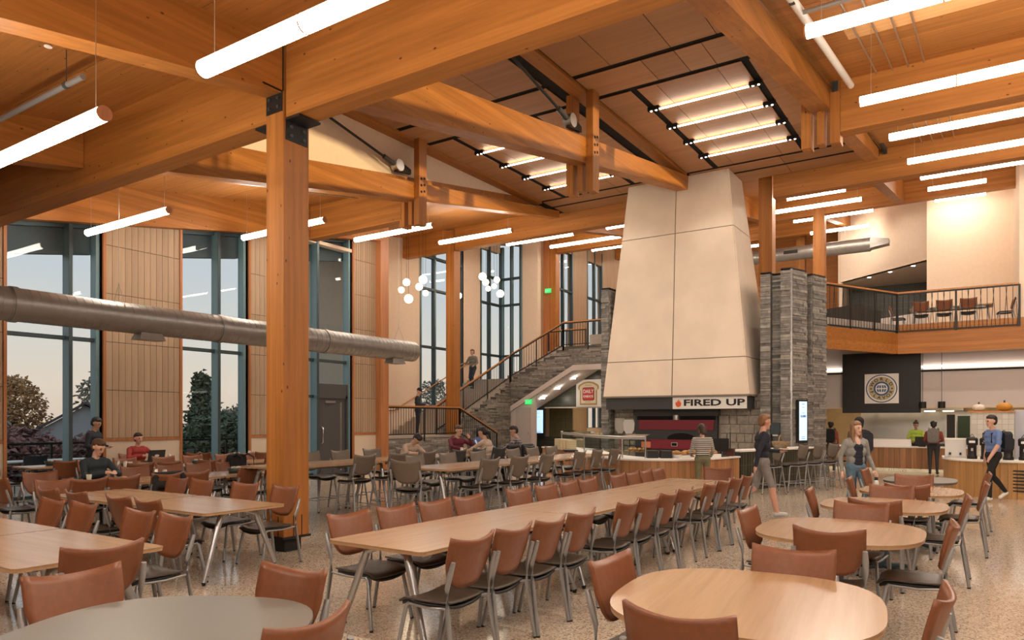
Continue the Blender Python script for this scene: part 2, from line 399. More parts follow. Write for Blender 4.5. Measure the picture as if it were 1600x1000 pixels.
column(30.4, 17.5, 4.8, 10.4, .40, .40, 'timber column on the upper stair landing beside dark windows', False)
column(22.75, 5.55, 5.76, 9.1, .42, .40, 'timber column standing on the stone pier right of hood', False)
column(41, 8.2, 4.8, 12, .42, .42, 'distant timber column seen above the stone piers', False)
column(30.4, 5.4, 4.8, 10.3, .42, .42, 'timber column behind the gallery railing and stone pier', False)
# ---- trusses
def zc(X): return 5.95 + .177*(X-6.2)       # underside of the truss chord
ZC = 8.95                                   # flat central ceiling
def truss(y, xe, label):
    t = thing('timber_truss', label, 'truss', (0, y, 0), 0, 'timber king-post trusses'); w = .16
    lo = [(6.27, -w, zc(6.27)), (xe, -w, zc(xe)), (xe, w, zc(xe)), (6.27, w, zc(6.27))]
    MB().hexa(lo, [(a, b, min(c+.74, ZC-.01) if a > 20 else c+.74) for a, b, c in lo]).build('bottom_chord', m_gx, t)
    for s in (-1, 1):
        p = MB()
        p.box((14.3-.15, s*.165 if s > 0 else -.165-.17, 6.72), (14.3+.15, (.165+.17) if s > 0 else -.165, ZC))
        o = p.build('king_post', m_gz, t)
        yy = s*.336
        for bx in (-.06, .06):
            for bz in (-.17, 0, .17): MB().cyl((14.3+bx, yy, zc(14.3)+.38+bz+bx*.3), (14.3+bx, yy+s*.006, zc(14.3)+.38+bz+bx*.3), .034, n=10).build('bolt', m_dark, o)
    MB().box((14.3-.12, -.06, 6.76), (14.3+.12, .06, zc(14.3)-.01)).build('spacer_block', m_gz, t)
    MB().box((6.4, -.17, ZC-.06), (20.6, .17, ZC+.3)).build('top_chord', m_gx, t)
    # tie rod from the post up towards the clerestory
    q = Vector((13.15, 0, zc(13.15)+1.1)); r = MB().cyl((9.6, 0, 8.95), (13.35, 0, zc(13.35)+1.0), .032, n=10); r.build('tie_rod', m_black, t)
    MB().cyl((13.2, 0, zc(13.2)+1.06), (13.55, 0, zc(13.55)+.92), .06, n=10).build('turnbuckle', m_char, t)
    MB().cyl((13.7, -.1, zc(13.7)+.88), (13.7, .1, zc(13.7)+.88), .15, n=18).build('pin_plate', m_steel, t)
    MB().add([(13.7, -.04, zc(13.7)+1.03), (14.18, -.04, zc(14.2)+.82), (14.18, -.04, zc(14.2)+.70), (13.6, -.04, zc(13.6)+.72),
              (13.7, .04, zc(13.7)+1.03), (14.18, .04, zc(14.2)+.82), (14.18, .04, zc(14.2)+.70), (13.6, .04, zc(13.6)+.72)],
             [(0,1,2,3), (7,6,5,4), (0,4,5,1), (1,5,6,2), (2,6,7,3), (3,7,4,0)]).build('gusset', m_black, t)
    return t
truss(12.5, 21.8, 'left timber truss in front of the white upper wall')
truss(7.5, 20.75, 'middle timber truss whose end meets the tall hood')
truss(2.5, 21.5, 'right timber truss at the edge of the panelled ceiling')
# ---- raised central ceiling: plywood panels hung with black slots between
cent = struct('ceiling_raised', MB().box((6.3, 2.4, ZC+.28), (22.2, 12.7, ZC+.4)), m_dark)
MB().box((6.3, 2.4, ZC+.03), (22.2, 12.7, ZC+.27)).build('slot_backing', m_dark, cent)
def ply(x0, x1, y0, y1, z=ZC): MB().box((x0, y0, z), (x1, y1, z+.014)).build('plywood_panel', m_ply, cent)
for yb, (ya, yc) in ((2.5, (2.68, 7.3)), (7.5, (8.02, 12.34))):
    ys = lambda q: yb + q
    sl = .085
    rows = [(6.4, 8.9, None), (8.9, 11.2, None), (11.2, 13.5, None), (13.5, 14.65, None)]
    for r, (a, b, _) in enumerate(rows):
        cuts = sorted({ya, yc, *[c for c in (ys(1.7+.35*(r % 2)), ys(3.3+.3*(r % 3)), ys(2.6)) if ya+.3 < c < yc-.3]})
        for c, d in zip(cuts[:-1], cuts[1:]): ply(a+sl, b-sl, c+.008, d-.008)
    # field with the lamps between two cross slots
    y_l, y_r = ys(3.93), ys(1.55)
    for a, b in ((14.65, 16.3), (16.3, 18.6), (18.6, 20.6)): ply(a+(.085 if a < 15 else .006), b-(.08 if b > 20 else .006), y_l+.10, yc); ply(a+(.085 if a < 15 else .006), b-(.08 if b > 20 else .006), ya, y_r-.10)
    for k in range(5):
        a = 14.65 + k*1.19
        for c, d in ((y_r+.05, y_r+.55), (y_r+.55, y_l-.5), (y_l-.5, y_l-.05)): ply(a+(.085 if k == 0 else .006), a+1.19-(.08 if k == 4 else .006), c+.006, d-.006)
    for a, b in ((20.6, 21.35), (21.35, 22.25)):
        for c, d in ((ya, ys(2.2)), (ys(2.2), yc)): ply(a+.075, b-.075, c+.008, d-.008)
    # slim lamps hung in the field
    for k in range(4):
        x = 15.75+k*1.19; t = thing('ceiling_lamp', ('first', 'second', 'third', 'fourth')[k]+' slim lamp in the panelled ceiling field '+('right' if yb < 5 else 'left')+' of the middle truss', 'lamp', (x, yb+2.74, ZC), 0, 'slim lamps in the plywood ceiling')
        MB().box((-.016, -1.02, -.095), (.016, 1.02, -.068)).build('lamp_strip', m_led, t)
        for s in (-1, 1):
            b = MB().box((-.04, min(s*1.02, s*1.3), -.09), (.04, max(s*1.02, s*1.3), 0)); o_ = b.build('end_bracket', m_dark, t)
            for q_ in (1.1, 1.22): MB().cyl((0, s*q_, -.10), (0, s*q_, -.088), .022, n=10).build('spot_lens', m_led, o_)
            sp_ = bpy.data.lights.new('spot_head', 'SPOT'); sp_.energy = 85; sp_.color = (1, .90, .78); sp_.spot_size = 1.75; sp_.spot_blend = .8; sp_.shadow_soft_size = .06
            so = bpy.data.objects.new('spot_head', sp_); COL.objects.link(so); so.parent = t; so.location = (0, s*1.16, -.12)
# clerestory and upper walls round the raised ceiling
MB().hexa([(6.3, 12.66, zc(6.3)+.3), (22.2, 12.66, zc(22.2)+.3), (22.2, 12.76, zc(22.2)+.3), (6.3, 12.76, zc(6.3)+.3)],
          [(6.3, 12.66, 9.3), (22.2, 12.66, 9.3), (22.2, 12.76, 9.3), (6.3, 12.76, 9.3)]).build('wall_upper_left', m_white, kind='structure')
cr_ = MB().box((6.3, 2.2, 9.0), (22.2, 2.3, 9.3)).build('window_clerestory_right', m_frame, kind='structure')
for k in range(0, 9, 4): MB().box((6.3+k*1.95, 2.2, zc(6.3+k*1.95)+.3), (6.38+k*1.95, 2.3, 9.0)).build('mullion', m_frame, cr_)
MB().hexa([(6.3, 2.24, zc(6.3)+.3), (22.2, 2.24, zc(22.2)+.3), (22.2, 2.26, zc(22.2)+.3), (6.3, 2.26, zc(6.3)+.3)], [(6.3, 2.24, 9.0), (22.2, 2.24, 9.0), (22.2, 2.26, 9.0), (6.3, 2.26, 9.0)]).build('pane', m_glass, cr_)
struct('wall_back', MB().box((-12.3, -20, 0), (-12, 20, zD(-12)+.3)), m_white)
struct('wall_right', MB().hexa([(-12, -20.3, 0), (46, -20.3, 0), (46, -20, 0), (-12, -20, 0)], [(-12, -20.3, zD(-12)), (46, -20.3, zD(46)), (46, -20, zD(46)), (-12, -20, zD(-12))]), m_white)
cl = MB().box((6.12, 2.3, 9.0), (6.24, 12.7, 9.3)).build('window_clerestory', m_frame, kind='structure')
for k in range(6): MB().box((6.12, 2.45+k*2.0, 6.5), (6.24, 2.53+k*2.0, 9.0)).build('mullion', m_frame, cl)
MB().box((6.17, 2.5, 6.5), (6.19, 12.6, 9.0)).build('pane', m_glass, cl)

# ---- window wall on the left (Y = 16.5)
YW = 16.5
wins = [(2.65, 4.55), (6.50, 8.40), (10.30, 12.22), (14.10, 16.02)]
wl = struct('wall_windows', MB().box((-12, YW+.02, 6.9), (17.3, YW+.3, 7.0)), m_white)
edges = [-12] + [v for w in wins for v in w] + [17.3]
def zh(X): return zD(X)-.85
MEM = {}
for a, b in zip(edges[0::2], edges[1::2]):
    MB().hexa([(a, YW+.03, 0), (b, YW+.03, 0), (b, YW+.34, 0), (a, YW+.34, 0)], [(a, YW+.03, zD(a)), (b, YW+.03, zD(b)), (b, YW+.34, zD(b)), (a, YW+.34, zD(a))]).build('pier_core', m_dark, wl)
    MB().box((a+.06, YW, .1), (b-.06, YW+.04, 1.18)).build('lower_panel', m_cream, wl)
    MB().box((a+.06, YW-.015, 1.18), (b-.06, YW+.04, 1.25)).build('rail_trim', m_trimw, wl)
    MB().box((a+.06, YW-.01, 0), (b-.06, YW+.04, .1)).build('baseboard', m_trimw, wl)
    for e_, s in ((a, 1), (b, -1)): MB().hexa([(min(e_, e_+s*.06), YW-.03, 0), (max(e_, e_+s*.06), YW-.03, 0), (max(e_, e_+s*.06), YW+.34, 0), (min(e_, e_+s*.06), YW+.34, 0)],
                                              [(min(e_, e_+s*.06), YW-.03, zh(e_)), (max(e_, e_+s*.06), YW-.03, zh(e_)), (max(e_, e_+s*.06), YW+.34, zh(e_)), (min(e_, e_+s*.06), YW+.34, zh(e_))]).build('jamb_trim', m_trimw, wl)
    a0 = a if a > 0 else 4.6
    if a < 4: continue
    nb = 12; bw = (b-a-.12)/nb; zr = [1.25, 2.34, 3.43, 4.52, 5.61, 6.70, 7.79]
    for i in range(nb):
        x0 = a+.06+i*bw+.005; x1 = x0+bw-.010
        for z0, z1 in zip(zr[:-1], zr[1:]):
            zt = min(z1-.006, zh(x0)+.02)
            if zt-z0 < .05: continue
            key = (round(bw, 3), round(zt-z0, 2))
            if key not in MEM: MEM[key] = MB().box((0, 0, 0), (x1-x0, .035, zt-z0-.006)).mesh('wall_board', m_wpan)
            inst(MEM[key], 'wall_board', wl, (x0, YW-.002, z0+.006))
ext_soffit = plain('exterior_soffit', (.10, .13, .15), .7)
def window(n, a, b, mull, door=False):
    hz = zh(a); hb = zh(b); yg = YW+.22
    f = MB()
    f.hexa([(a, yg-.06, hz-.06), (b, yg-.06, hb-.06), (b, yg+.06, hb-.06), (a, yg+.06, hz-.06)], [(a, yg-.06, hz+.1), (b, yg-.06, hb+.1), (b, yg+.06, hb+.1), (a, yg+.06, hz+.1)])
    f.box((a, yg-.06, 0), (b, yg+.06, .07))
    o = f.build('window_%d' % n, m_frame, kind='structure')
    for x in (a+.03, b-.03): MB().box((x-.03, yg-.10, 0), (x+.03, yg+.06, zh(x))).build('frame_post', m_frame, o)
    MB().box((mull-.035, yg-.22, 0), (mull+.035, yg+.06, zh(mull))).build('mullion', m_fin, o)
    MB().box((mull-.037, yg-.235, 0), (mull+.037, yg-.22, zh(mull))).build('mullion_cap', m_frame, o)
    MB().box((b-.13, yg-.18, 0), (b-.06, yg+.06, zh(b))).build('jamb_fin', m_fin, o)
    for z in ((3.45,) if not door else (3.45, 2.36)): MB().box((a, yg-.09, z-.04), (b, yg+.06, z+.04)).build('transom', m_frame, o)
    MB().hexa([(a, yg-.01, .05), (b, yg-.01, .05), (b, yg+.01, .05), (a, yg+.01, .05)], [(a, yg-.01, hz), (b, yg-.01, hb), (b, yg+.01, hb), (a, yg+.01, hz)]).build('pane', m_glass, o)
    # roller blind pocket seen at the head
    MB().hexa([(a+.05, yg+.14, hz-.62), (b-.05, yg+.14, hb-.62), (b-.05, yg+.3, hb-.62), (a+.05, yg+.3, hz-.62)], [(a+.05, yg+.14, hz+.1), (b-.05, yg+.14, hb+.1), (b-.05, yg+.3, hb+.1), (a+.05, yg+.3, hz+.1)]).build('sun_hood', ext_soffit, o)
    return o
window(1, 2.65, 4.55, 3.9); window(2, 6.50, 8.40, 7.72); window(3, 10.30, 12.22, 11.33); window(4, 14.10, 16.02, 14.62, True)
# grey door in the fourth window
gd = plain('grey_door_paint', (.075, .075, .078), .45)
d = MB().box((14.75, YW+.13, .02), (15.82, YW+.19, 2.32)).build('door_1', gd, kind='structure')
MB().box((14.66, YW+.08, 0), (14.75, YW+.22, 2.40)).build('door_frame', m_char, d); MB().box((15.82, YW+.08, 0), (15.93, YW+.22, 2.40)).build('door_frame', m_char, d)
MB().box((14.66, YW+.08, 2.32), (15.93, YW+.22, 2.75)).build('transom_panel', gd, d)
MB().tube([(14.88, YW+.13, .95), (14.88, YW+.06, .98), (14.88, YW+.06, 1.42), (14.88, YW+.13, 1.45)], .018).build('door_pull', m_steel, d)
MB().box((15.0, YW+.08, 2.17), (15.4, YW+.13, 2.24)).build('door_closer', m_steel, d)
MB().box((15.62, YW+.12, .1), (15.68, YW+.135, 2.2)).build('glass_slot', m_steel, d)
# pilaster closing the window wall, then the stair bay
struct('trim_1', MB().box((17.05, 16.28, 0), (17.42, 16.86, zD(17.3))), m_trimw)
struct('wall_stair_return', MB().box((17.3, 16.8, 0), (17.42, 20.1, zD(17.3))), m_white)
YS = 20.0
ws = struct('wall_stair', MB().box((17.4, YS+.02, 9.9), (29.4, YS+.28, 10.6)), m_white)
for a, b, z0, z1 in ((17.3, 23.3, 0, 10.5), (23.3, 26.3, 0, 1.6), (26.3, 27.7, 0, 10.5), (27.7, 29.6, 0, 3.0)):
    MB().box((a, YS, z0), (b, YS+.3, z1)).build('wall_panel', m_white, ws)
we = struct('wall_stair_end', MB().box((29.5, 18.9, 0), (29.8, YS+.3, 3.0)), m_white)
MB().box((29.5, 17.9, 0), (29.8, 18.85, 10.6)).build('wall_panel', m_white, we)
def bay_window(n, p, q, ms, zs, zb, zt, nrm):
    """window between points p and q (x,y); ms mullion fractions, zs transom heights"""
    p = Vector((*p, 0)); q = Vector((*q, 0)); d_ = q-p; L_ = d_.length; u = d_.normalized(); nn = Vector((nrm[0], nrm[1], 0))
    M = Matrix((u, nn, Vector((0,0,1)))).transposed().to_4x4(); M.translation = p
    o = MB().box((0, -.05, zb-.06), (L_, .08, zb+.02), M).build('window_%d' % n, m_frame, kind='structure')
    for fr_ in [0.012]+ms+[.988]:
        MB().box((L_*fr_-.04, -.05, zb), (L_*fr_+.04, .10, zt), M).build('mullion', m_frame, o)
        MB().box((L_*fr_+.04, -.02, zb), (L_*fr_+.11, .10, zt), M).build('mullion_fin', m_fin, o)
    for z in zs: MB().box((0, -.05, z-.05), (L_, .12, z+.05), M).build('transom', m_frame, o)
    MB().box((0, -.012, zb), (L_, .012, zt), M).build('pane', m_glass, o)
    return o
bay_window(5, (23.3, YS+.1), (26.3, YS+.1), [.33, .72], [4.8, 7.3, 8.7], 1.7, 10.2, (0, -1))
bay_window(6, (27.7, YS+.1), (29.55, YS+.1), [.42], [4.8, 7.3, 8.6], 3.0, 10.2, (0, -1))
bay_window(7, (29.55, YS), (29.55, 18.87), [.5], [4.8, 7.3, 8.6], 3.0, 10.2, (-1, 0))
# wall beyond the stair bay with two more windows
YF = 17.95
wf = struct('wall_far', MB().box((29.9, YF+.02, 10.3), (47.9, YF+.28, 11.5)), m_wpan)
for a, b in ((29.8, 31.15), (33.1, 34.75), (36.6, 48)): MB().box((a, YF, 0), (b, YF+.3, 12.5)).build('wall_panel', m_wpan, wf)
MB().box((30.1, YF-.35, 4.8), (30.2, YF, 10.6)).build('timber_edge', m_trimw, wf)
for a, b in ((31.15, 33.1), (34.75, 36.6)): MB().box((a, YF, 0), (b, YF+.3, 1.2)).build('wall_panel', m_white, wf)
bay_window(8, (31.15, YF+.1), (33.1, YF+.1), [.5], [3.4, 8.3], 1.2, 10.6, (0, -1))
bay_window(9, (34.75, YF+.1), (36.6, YF+.1), [.5], [3.4, 8.3], 1.2, 11, (0, -1))

# ================================================================== OUTSIDE
struct('ground_outside', MB().box((-60, 20.4, -1.4), (140, 260, -1.2)), plain('dusk_lawn', (.045, .055, .03), .9, noise=.3, nscale=.6))
struct('terrace', MB().box((-6, YW+.4, -.25), (17.2, 21.5, -.03)), plain('terrace_paving', (.16, .16, .16), .8, noise=.1))
t = thing('terrace_railing', 'black horizontal railing on the terrace outside the left windows', 'railing', (0, 21.2, 0))
for z, r in ((1.02, .03), (.75, .012), (.5, .012), (.25, .012)): MB().box((-5, -r, z-r), (17, r, z+r)).build('rail_bar', m_black, t)
for k in range(13): MB().box((-5+k*1.8, -.03, -.1), (-4.95+k*1.8, .03, 1.0)).build('post', m_black, t)
m_leaf = plain('evergreen_leaves', (.12, .15, .085), .8, noise=.5, nscale=2.5)
m_leaf2 = plain('autumn_leaves', (.50, .28, .12), .8, noise=.5, nscale=2)
m_leaf3 = plain('russet_leaves', (.26, .13, .11), .8, noise=.5, nscale=2)
m_leaf4 = plain('grey_green_leaves', (.30, .27, .20), .8, noise=.4, nscale=2)
m_bark = plain('dark_bark', (.05, .038, .03), .9)
def tree(x, y, h, w, mat, label, conifer=False, n=900):
    t = thing('garden_tree', label, 'tree', (x, y, -1.2), 0, 'trees outside the windows')
    rng = random.Random(int(x*31+y)); tr = MB(); tr.cyl((0,0,0), (0,0,h*.8), w*.04, w*.012, 8)
    lf = MB()
    for i in range(n):
        f = rng.random()
        if conifer: z = h*(.08+.92*f); r = w*.5*(1-f)**.8*(.35+.65*rng.random())
        else:
            z = h*(.15+.80*f); r = w*.5*math.sqrt(max(.02, 1-((f-.4)/.62)**2))*rng.random()**.45
        a = rng.random()*2*PI; c = Vector((r*math.cos(a), r*math.sin(a), z))
        s = .10+.08*rng.random(); R = Matrix.Rotation(rng.random()*3, 3, Vector((rng.random()-.5, rng.random()-.5, rng.random()-.5)).normalized())
        for q in range(3):
            off = Vector((rng.gauss(0, 1), rng.gauss(0, 1), rng.gauss(0, .7)))*s*1.3
            vs = [c+off+R @ Vector(p)*s for p in ((-1,-.6,0), (1,-.5,.2), (.3,.9,-.2), (-.2,.1,.7))]
            lf.add(vs, [(0,1,2), (0,3,1), (1,3,2), (2,3,0)])
        if i % 14 == 0: tr.cyl((0, 0, z*.6), c, .03, .01, 5, False)
    tr.build('trunk', m_bark, t); lf.build('foliage', mat, t, kind='stuff'); return t
tree(16.6, 48.5, 4.7, 5.0, m_leaf4, 'grey green leafy tree at left edge of the first window')
tree(21.6, 54.5, 5.9, 4.6, m_leaf2, 'orange autumn tree behind the house roof outside')
tree(26.0, 50.5, 6.4, 4.2, m_leaf4, 'tall thin crowned tree right of the orange autumn tree', n=600)
tree(13.2, 33.5, 2.5, 4.2, m_leaf3, 'dark russet bush below the pale house outside', n=700)
tree(17.4, 34.2, 2.1, 3.6, m_leaf3, 'russet bush in front of the house gable outside', n=600)
tree(26.6, 40.5, 5.6, 3.0, m_leaf, 'tall dark spruce outside the second window', True, 900)
tree(25.1, 36.5, 3.2, 4.0, m_leaf, 'broad dark evergreen bush in front of the spruce')
tree(31.4, 43, 3.8, 4.4, m_leaf4, 'small leafy tree right of the spruce outside')
tree(36.5, 43, 4.6, 5.0, m_leaf, 'evergreen tree seen beside the grey door')
tree(47, 44, 5.2, 4.6, m_leaf4, 'leafy tree seen through the stair window', n=500)
tree(56, 46, 7.0, 4.6, m_leaf4, 'leafy tree seen past the man on the stairs', n=500)
hs = thing('neighbour_house', 'pale sided house with dark gable roof seen through left window', 'house', (19.9, 41.0, -1.2), math.radians(-25))
m_siding = plain('pale_grey_siding', (.45, .44, .45), .8, noise=.06, nscale=5, stretch=(.2, .2, 8)); m_shingle = plain('dark_shingles', (.10, .09, .10), .9, noise=.2)
MB().box((-2.4, -2, 0), (2.4, 2, 2.1)).build('wall', m_siding, hs)
MB().prism([(-2.4, 2.1), (2.4, 2.1), (0, 3.6)], -2, 2, Matrix.Rotation(PI/2, 4, 'X')).build('gable', m_siding, hs)
for s in (-1, 1): MB().hexa([(0, -2.3, 3.66), (s*2.8, -2.3, 1.9), (s*2.8, 2.3, 1.9), (0, 2.3, 3.66)], [(0, -2.3, 3.78), (s*2.8, -2.3, 2.02), (s*2.8, 2.3, 2.02), (0, 2.3, 3.78)]).build('roof_slope', m_shingle, hs)
MB().box((.4, -2.04, 1.0), (1.0, -1.98, 1.7)).build('house_window', m_wpaint, hs)
# terrace furniture seen through the glass
m_mesh = plain('dark_mesh_metal', (.03, .04, .05), .5, .4)
for k, (x, y) in enumerate(((7.6, 18.1), (9.9, 19.6), (11.6, 18.6))):
    t = thing('terrace_chair', ('black metal terrace chair outside the first window', 'black metal terrace chair outside behind the red jacket', 'black metal terrace chair outside the second window')[k], 'chair', (x, y, -.03), k*.7, 'terrace chairs')
    MB().box((-.24, -.24, .42), (.24, .24, .45)).build('seat', m_mesh, t); grid_ = MB().box((-.24, -.28, .46), (.24, -.25, .88)).build('backrest', m_mesh, t)
    for sx in (-1, 1):
        for sy in (-1, 1): MB().cyl((sx*.22, sy*.22, 0), (sx*.22, sy*.22, .42), .012, n=6).build('leg', m_black, t)
t = thing('terrace_table', 'long pale topped terrace table outside the first window', 'table', (8.1, 18.9, -.03)); MB().box((-1.2, -.35, .70), (1.2, .35, .73)).build('tabletop', m_wpaint, t)
for sx in (-1, 1):
    for sy in (-1, 1): MB().cyl((sx*1.1, sy*.3, 0), (sx*1.1, sy*.3, .7), .02, n=6).build('leg', m_black, t)
# ================================================================== FURNITURE
ORD = ['first', 'second', 'third', 'fourth', 'fifth', 'sixth', 'seventh', 'eighth', 'ninth', 'tenth', 'eleventh', 'twelfth', 'thirteenth', 'fourteenth']
def grid_shell(fn, nu, nv, th):
    """thick curved sheet; fn(u,v) -> (point, normal) with u in -1..1, v in 0..1"""
    P = []; Q = []
    for j in range(nv+1):
        for i in range(nu+1):
            p, n = fn(-1+2*i/nu, j/nv); p = Vector(p); n = Vector(n).normalized()
            P.append(p+n*th/2); Q.append(p-n*th/2)
    w = nu+1; K = len(P); F = []
    for j in range(nv):
        for i in range(nu):
            a = j*w+i; F += [(a, a+1, a+w+1, a+w), (K+a, K+a+w, K+a+w+1, K+a+1)]
    rim = [i for i in range(w)] + [j*w+nu for j in range(1, nv+1)] + [nv*w+i for i in range(nu-1, -1, -1)] + [j*w for j in range(nv-1, 0, -1)]
    for a, b in zip(rim, rim[1:]+rim[:1]): F.append((a, K+a, K+b, b))
    return MB().add(P+Q, F, True)
def back_fn(zs):
    def fn(u, v):
        w0 = .17+.068*min(1, v*2.2)**.6 + .004*v
        zt = zs+.43 + .030*abs(u)**2.2 - .006*(1-abs(u)); zb = zs+.095 + .045*abs(u)**3
        z = zb+(zt-zb)*v; x = u*w0
        y = -.205 - .085*v - .02*v*v + .05*(u*u)*(.4+.6*v)
        return (x, y, z), (-.45*u, 1, .28)
    return fn
def seat_fn(zs):
    def fn(u, v):
        y = -.20+.43*v; w0 = .205+.022*math.sin(PI*min(1, v*1.05))
        z = zs + .012*u*u - .018*math.sin(PI*v)*(1-u*u) + (-.035*max(0, (v-.8)/.2)**2)
        return (u*w0, y, z), (0, .0+.5*max(0, (v-.8)/.2), 1)
    return fn
CHM = {}
def chair_model(name, zs, mback, label):
    """stacking chair (zs = seat height) with shell seat, curved back and four tube legs"""
    t = thing(name, label, 'chair' if zs < .5 else 'stool')
    grid_shell(seat_fn(zs), 10, 8, .014).build('seat', m_seat, t)
    grid_shell(lambda u, v: (Vector(seat_fn(zs)(u*.93, .03+.93*v)[0])-Vector((0, 0, .022+.018*(1-abs(u)**3))), (0, 0, 1)), 8, 6, .02).build('seat_shell', m_under, t)
    grid_shell(back_fn(zs), 12, 8, .022).build('backrest', mback, t)
    r = .0155
    for s in (-1, 1):
        spl = .02 if zs < .5 else .035
        pts = [(s*(.232+spl), -.285-.02*(zs > .5), .012), (s*.236, -.222, zs-.02), (s*.238, -.222, zs+.12), (s*.240, -.250, zs+.22), (s*.238, -.275, zs+.30)]
        o = MB().tube(pts, [r, r, r, r*1.15, r*.9], 8, sx=1.25).build('leg', m_alu, t)
        MB().cyl((s*(.232+spl), -.285-.02*(zs > .5), 0), (s*(.232+spl), -.285-.02*(zs > .5), .02), .015, n=8).build('glide', m_rubber, o)
        o = MB().tube([(s*(.222+spl), .235, .012), (s*.205, .165, zs-.045), (s*.20, .14, zs-.028)], r, 8).build('leg', m_alu, t)
        MB().cyl((s*(.222+spl), .235, 0), (s*(.222+spl), .235, .02), .015, n=8).build('glide', m_rubber, o)
        MB().tube([(s*.20, .15, zs-.03), (s*.215, -.05, zs-.035), (s*.235, -.222, zs-.015)], .010, 6).build('side_rail', m_alu, t)
    if zs > .5:
        z = .20
        for p, q in (((-.25, -.262, z), (.25, -.262, z)), ((-.232, .215, z+.02), (.232, .215, z+.02)), ((-.25, -.262, z+.01), (-.232, .215, z+.01)), ((.25, -.262, z+.01), (.232, .215, z+.01))):
            MB().cyl(p, q, .008, n=6).build('foot_rail', m_alu, t)
    return t
def chair_at(key, x, y, rz, label, group, z=0):
    """first call places the model itself, later ones copy it"""
    if key not in CHM:
        zs, mb_, nm = {'rust': (.44, m_rust, 'dining_chair'), 'stool': (.63, m_taupe, 'counter_stool'), 'blackstool': (.63, m_char, 'counter_stool')}[key]
        t = chair_model(nm, zs, mb_, label); t.location = (x, y, z); t.rotation_euler = (0, 0, rz); t['group'] = group; CHM[key] = t; return t
    return copy_tree(CHM[key], None, (x, y, z), rz, label, group)
def jit(a=.05): return random.uniform(-a, a)
# ---- tables
def table_leg(t, top, foot, r=.028, name='leg'):
    top = Vector(top); foot = Vector(foot); d_ = (foot-top)
    o = MB().tube([top+Vector((-d_.x*.5, -d_.y*.5, .0)), top+d_*.06, top+d_*.16, foot+Vector((0, 0, .03))], [r*.7, r*1.05, r, r*.8], 12).build(name, m_tleg, t)
    MB().cyl(foot+(top-foot)*.12, foot+(top-foot)*.13, r*.92, n=12).build('leg_ring', m_rubber, o)
    MB().cyl(foot+Vector((0,0,0)), foot+Vector((0,0,.035)), r*.55, r*.8, 10).build('foot', m_rubber, o)
def rect_table(x, y, L_, W_, rz, label, group, h=.74, name='dining_table', mat=None, corner=.05, splay=.10):
    t = thing(name, label, 'table', (x, y, 0), rz, group)
    P = rounded(L_/2, W_/2, corner)
    top = MB().prism(P, h-.012, h).build('tabletop', mat or m_oak, t)
    MB().prism([(a*.996, b*.996) for a, b in P], h-.03, h-.012).build('edge_band', m_plyedge, top)
    MB().box((-L_/2+.22, -W_/2+.2, h-.08), (L_/2-.22, -W_/2+.24, h-.03)).build('apron_rail', m_alu, t)
    MB().box((-L_/2+.22, W_/2-.24, h-.08), (L_/2-.22, W_/2-.2, h-.03)).build('apron_rail', m_alu, t)
    for sx in (-1, 1):
        for sy in (-1, 1): table_leg(t, (sx*(L_/2-.16), sy*(W_/2-.30), h-.035), (sx*(L_/2-.09), sy*(W_/2-.05), 0), .030)
    return t
def round_table(x, y, hx, hy, rz, label, group, mat=None):
    t = thing('round_table', label, 'table', (x, y, 0), rz, group); P = superell(hx, hy, 2.8, 56)
    top = MB().prism(P, .724, .74).build('tabletop', mat or m_oak, t)
    MB().prism([(a*.995, b*.995) for a, b in P], .708, .724).build('edge_band', m_plyedge if mat is None else m_char, top)
    pm = PEDM
    MB().cyl((0, 0, .05), (0, 0, .70), .035, n=14).build('pedestal', pm, t); MB().box((-.25, -.25, .69), (.25, .25, .706)).build('top_plate', pm, t)
    for k in range(4):
        a = PI/4+k*PI/2
        o = MB().tube([(0, 0, .07), (.2*math.cos(a), .2*math.sin(a), .06), (.42*math.cos(a), .42*math.sin(a), .03)], [.035, .03, .022], 8).build('base_arm', pm, t)
        MB().cyl((.40*math.cos(a), .40*math.sin(a), 0), (.40*math.cos(a), .40*math.sin(a), .03), .03, n=10).build('foot', m_rubber, o)
    return t
PEDM = plain('blue_grey_steel', (.07, .11, .125), .4, .5)
# long table in the middle: three tables end to end
rot = math.radians(-1.0)
for k, xc in enumerate((5.06, 7.43, 9.80)):
    rect_table(xc, 3.79-.017*(xc-4), 2.36, .99, rot, ('near', 'middle', 'far')[k]+' section of the long oak table in the middle of hall', 'long oak table sections')
for k, x in enumerate((3.95, 4.45, 4.97, 5.50, 6.42, 6.93, 7.45, 7.98, 8.80, 9.33, 9.88, 10.38)):
    chair_at('rust', x, 3.17-.017*(x-4), jit(.03), 'rust brown chair, %s from near end along camera side of long oak table' % ORD[k], 'chairs along the camera side of the long table')
for k, x in enumerate((4.43, 5.00, 5.55, 6.08, 7.02, 7.62, 8.18, 8.68, 9.6, 10.12, 10.6, 11.06)):
    chair_at('rust', x-.08, 4.27-.017*(x-4), PI+jit(.03), 'rust brown chair, %s from near end along window side of long oak table' % ORD[k], 'chairs along the window side of the long table')
chair_at('rust', 11.42, 3.62, PI/2, 'rust brown chair at the far head of the long oak table', 'chairs at the long table')
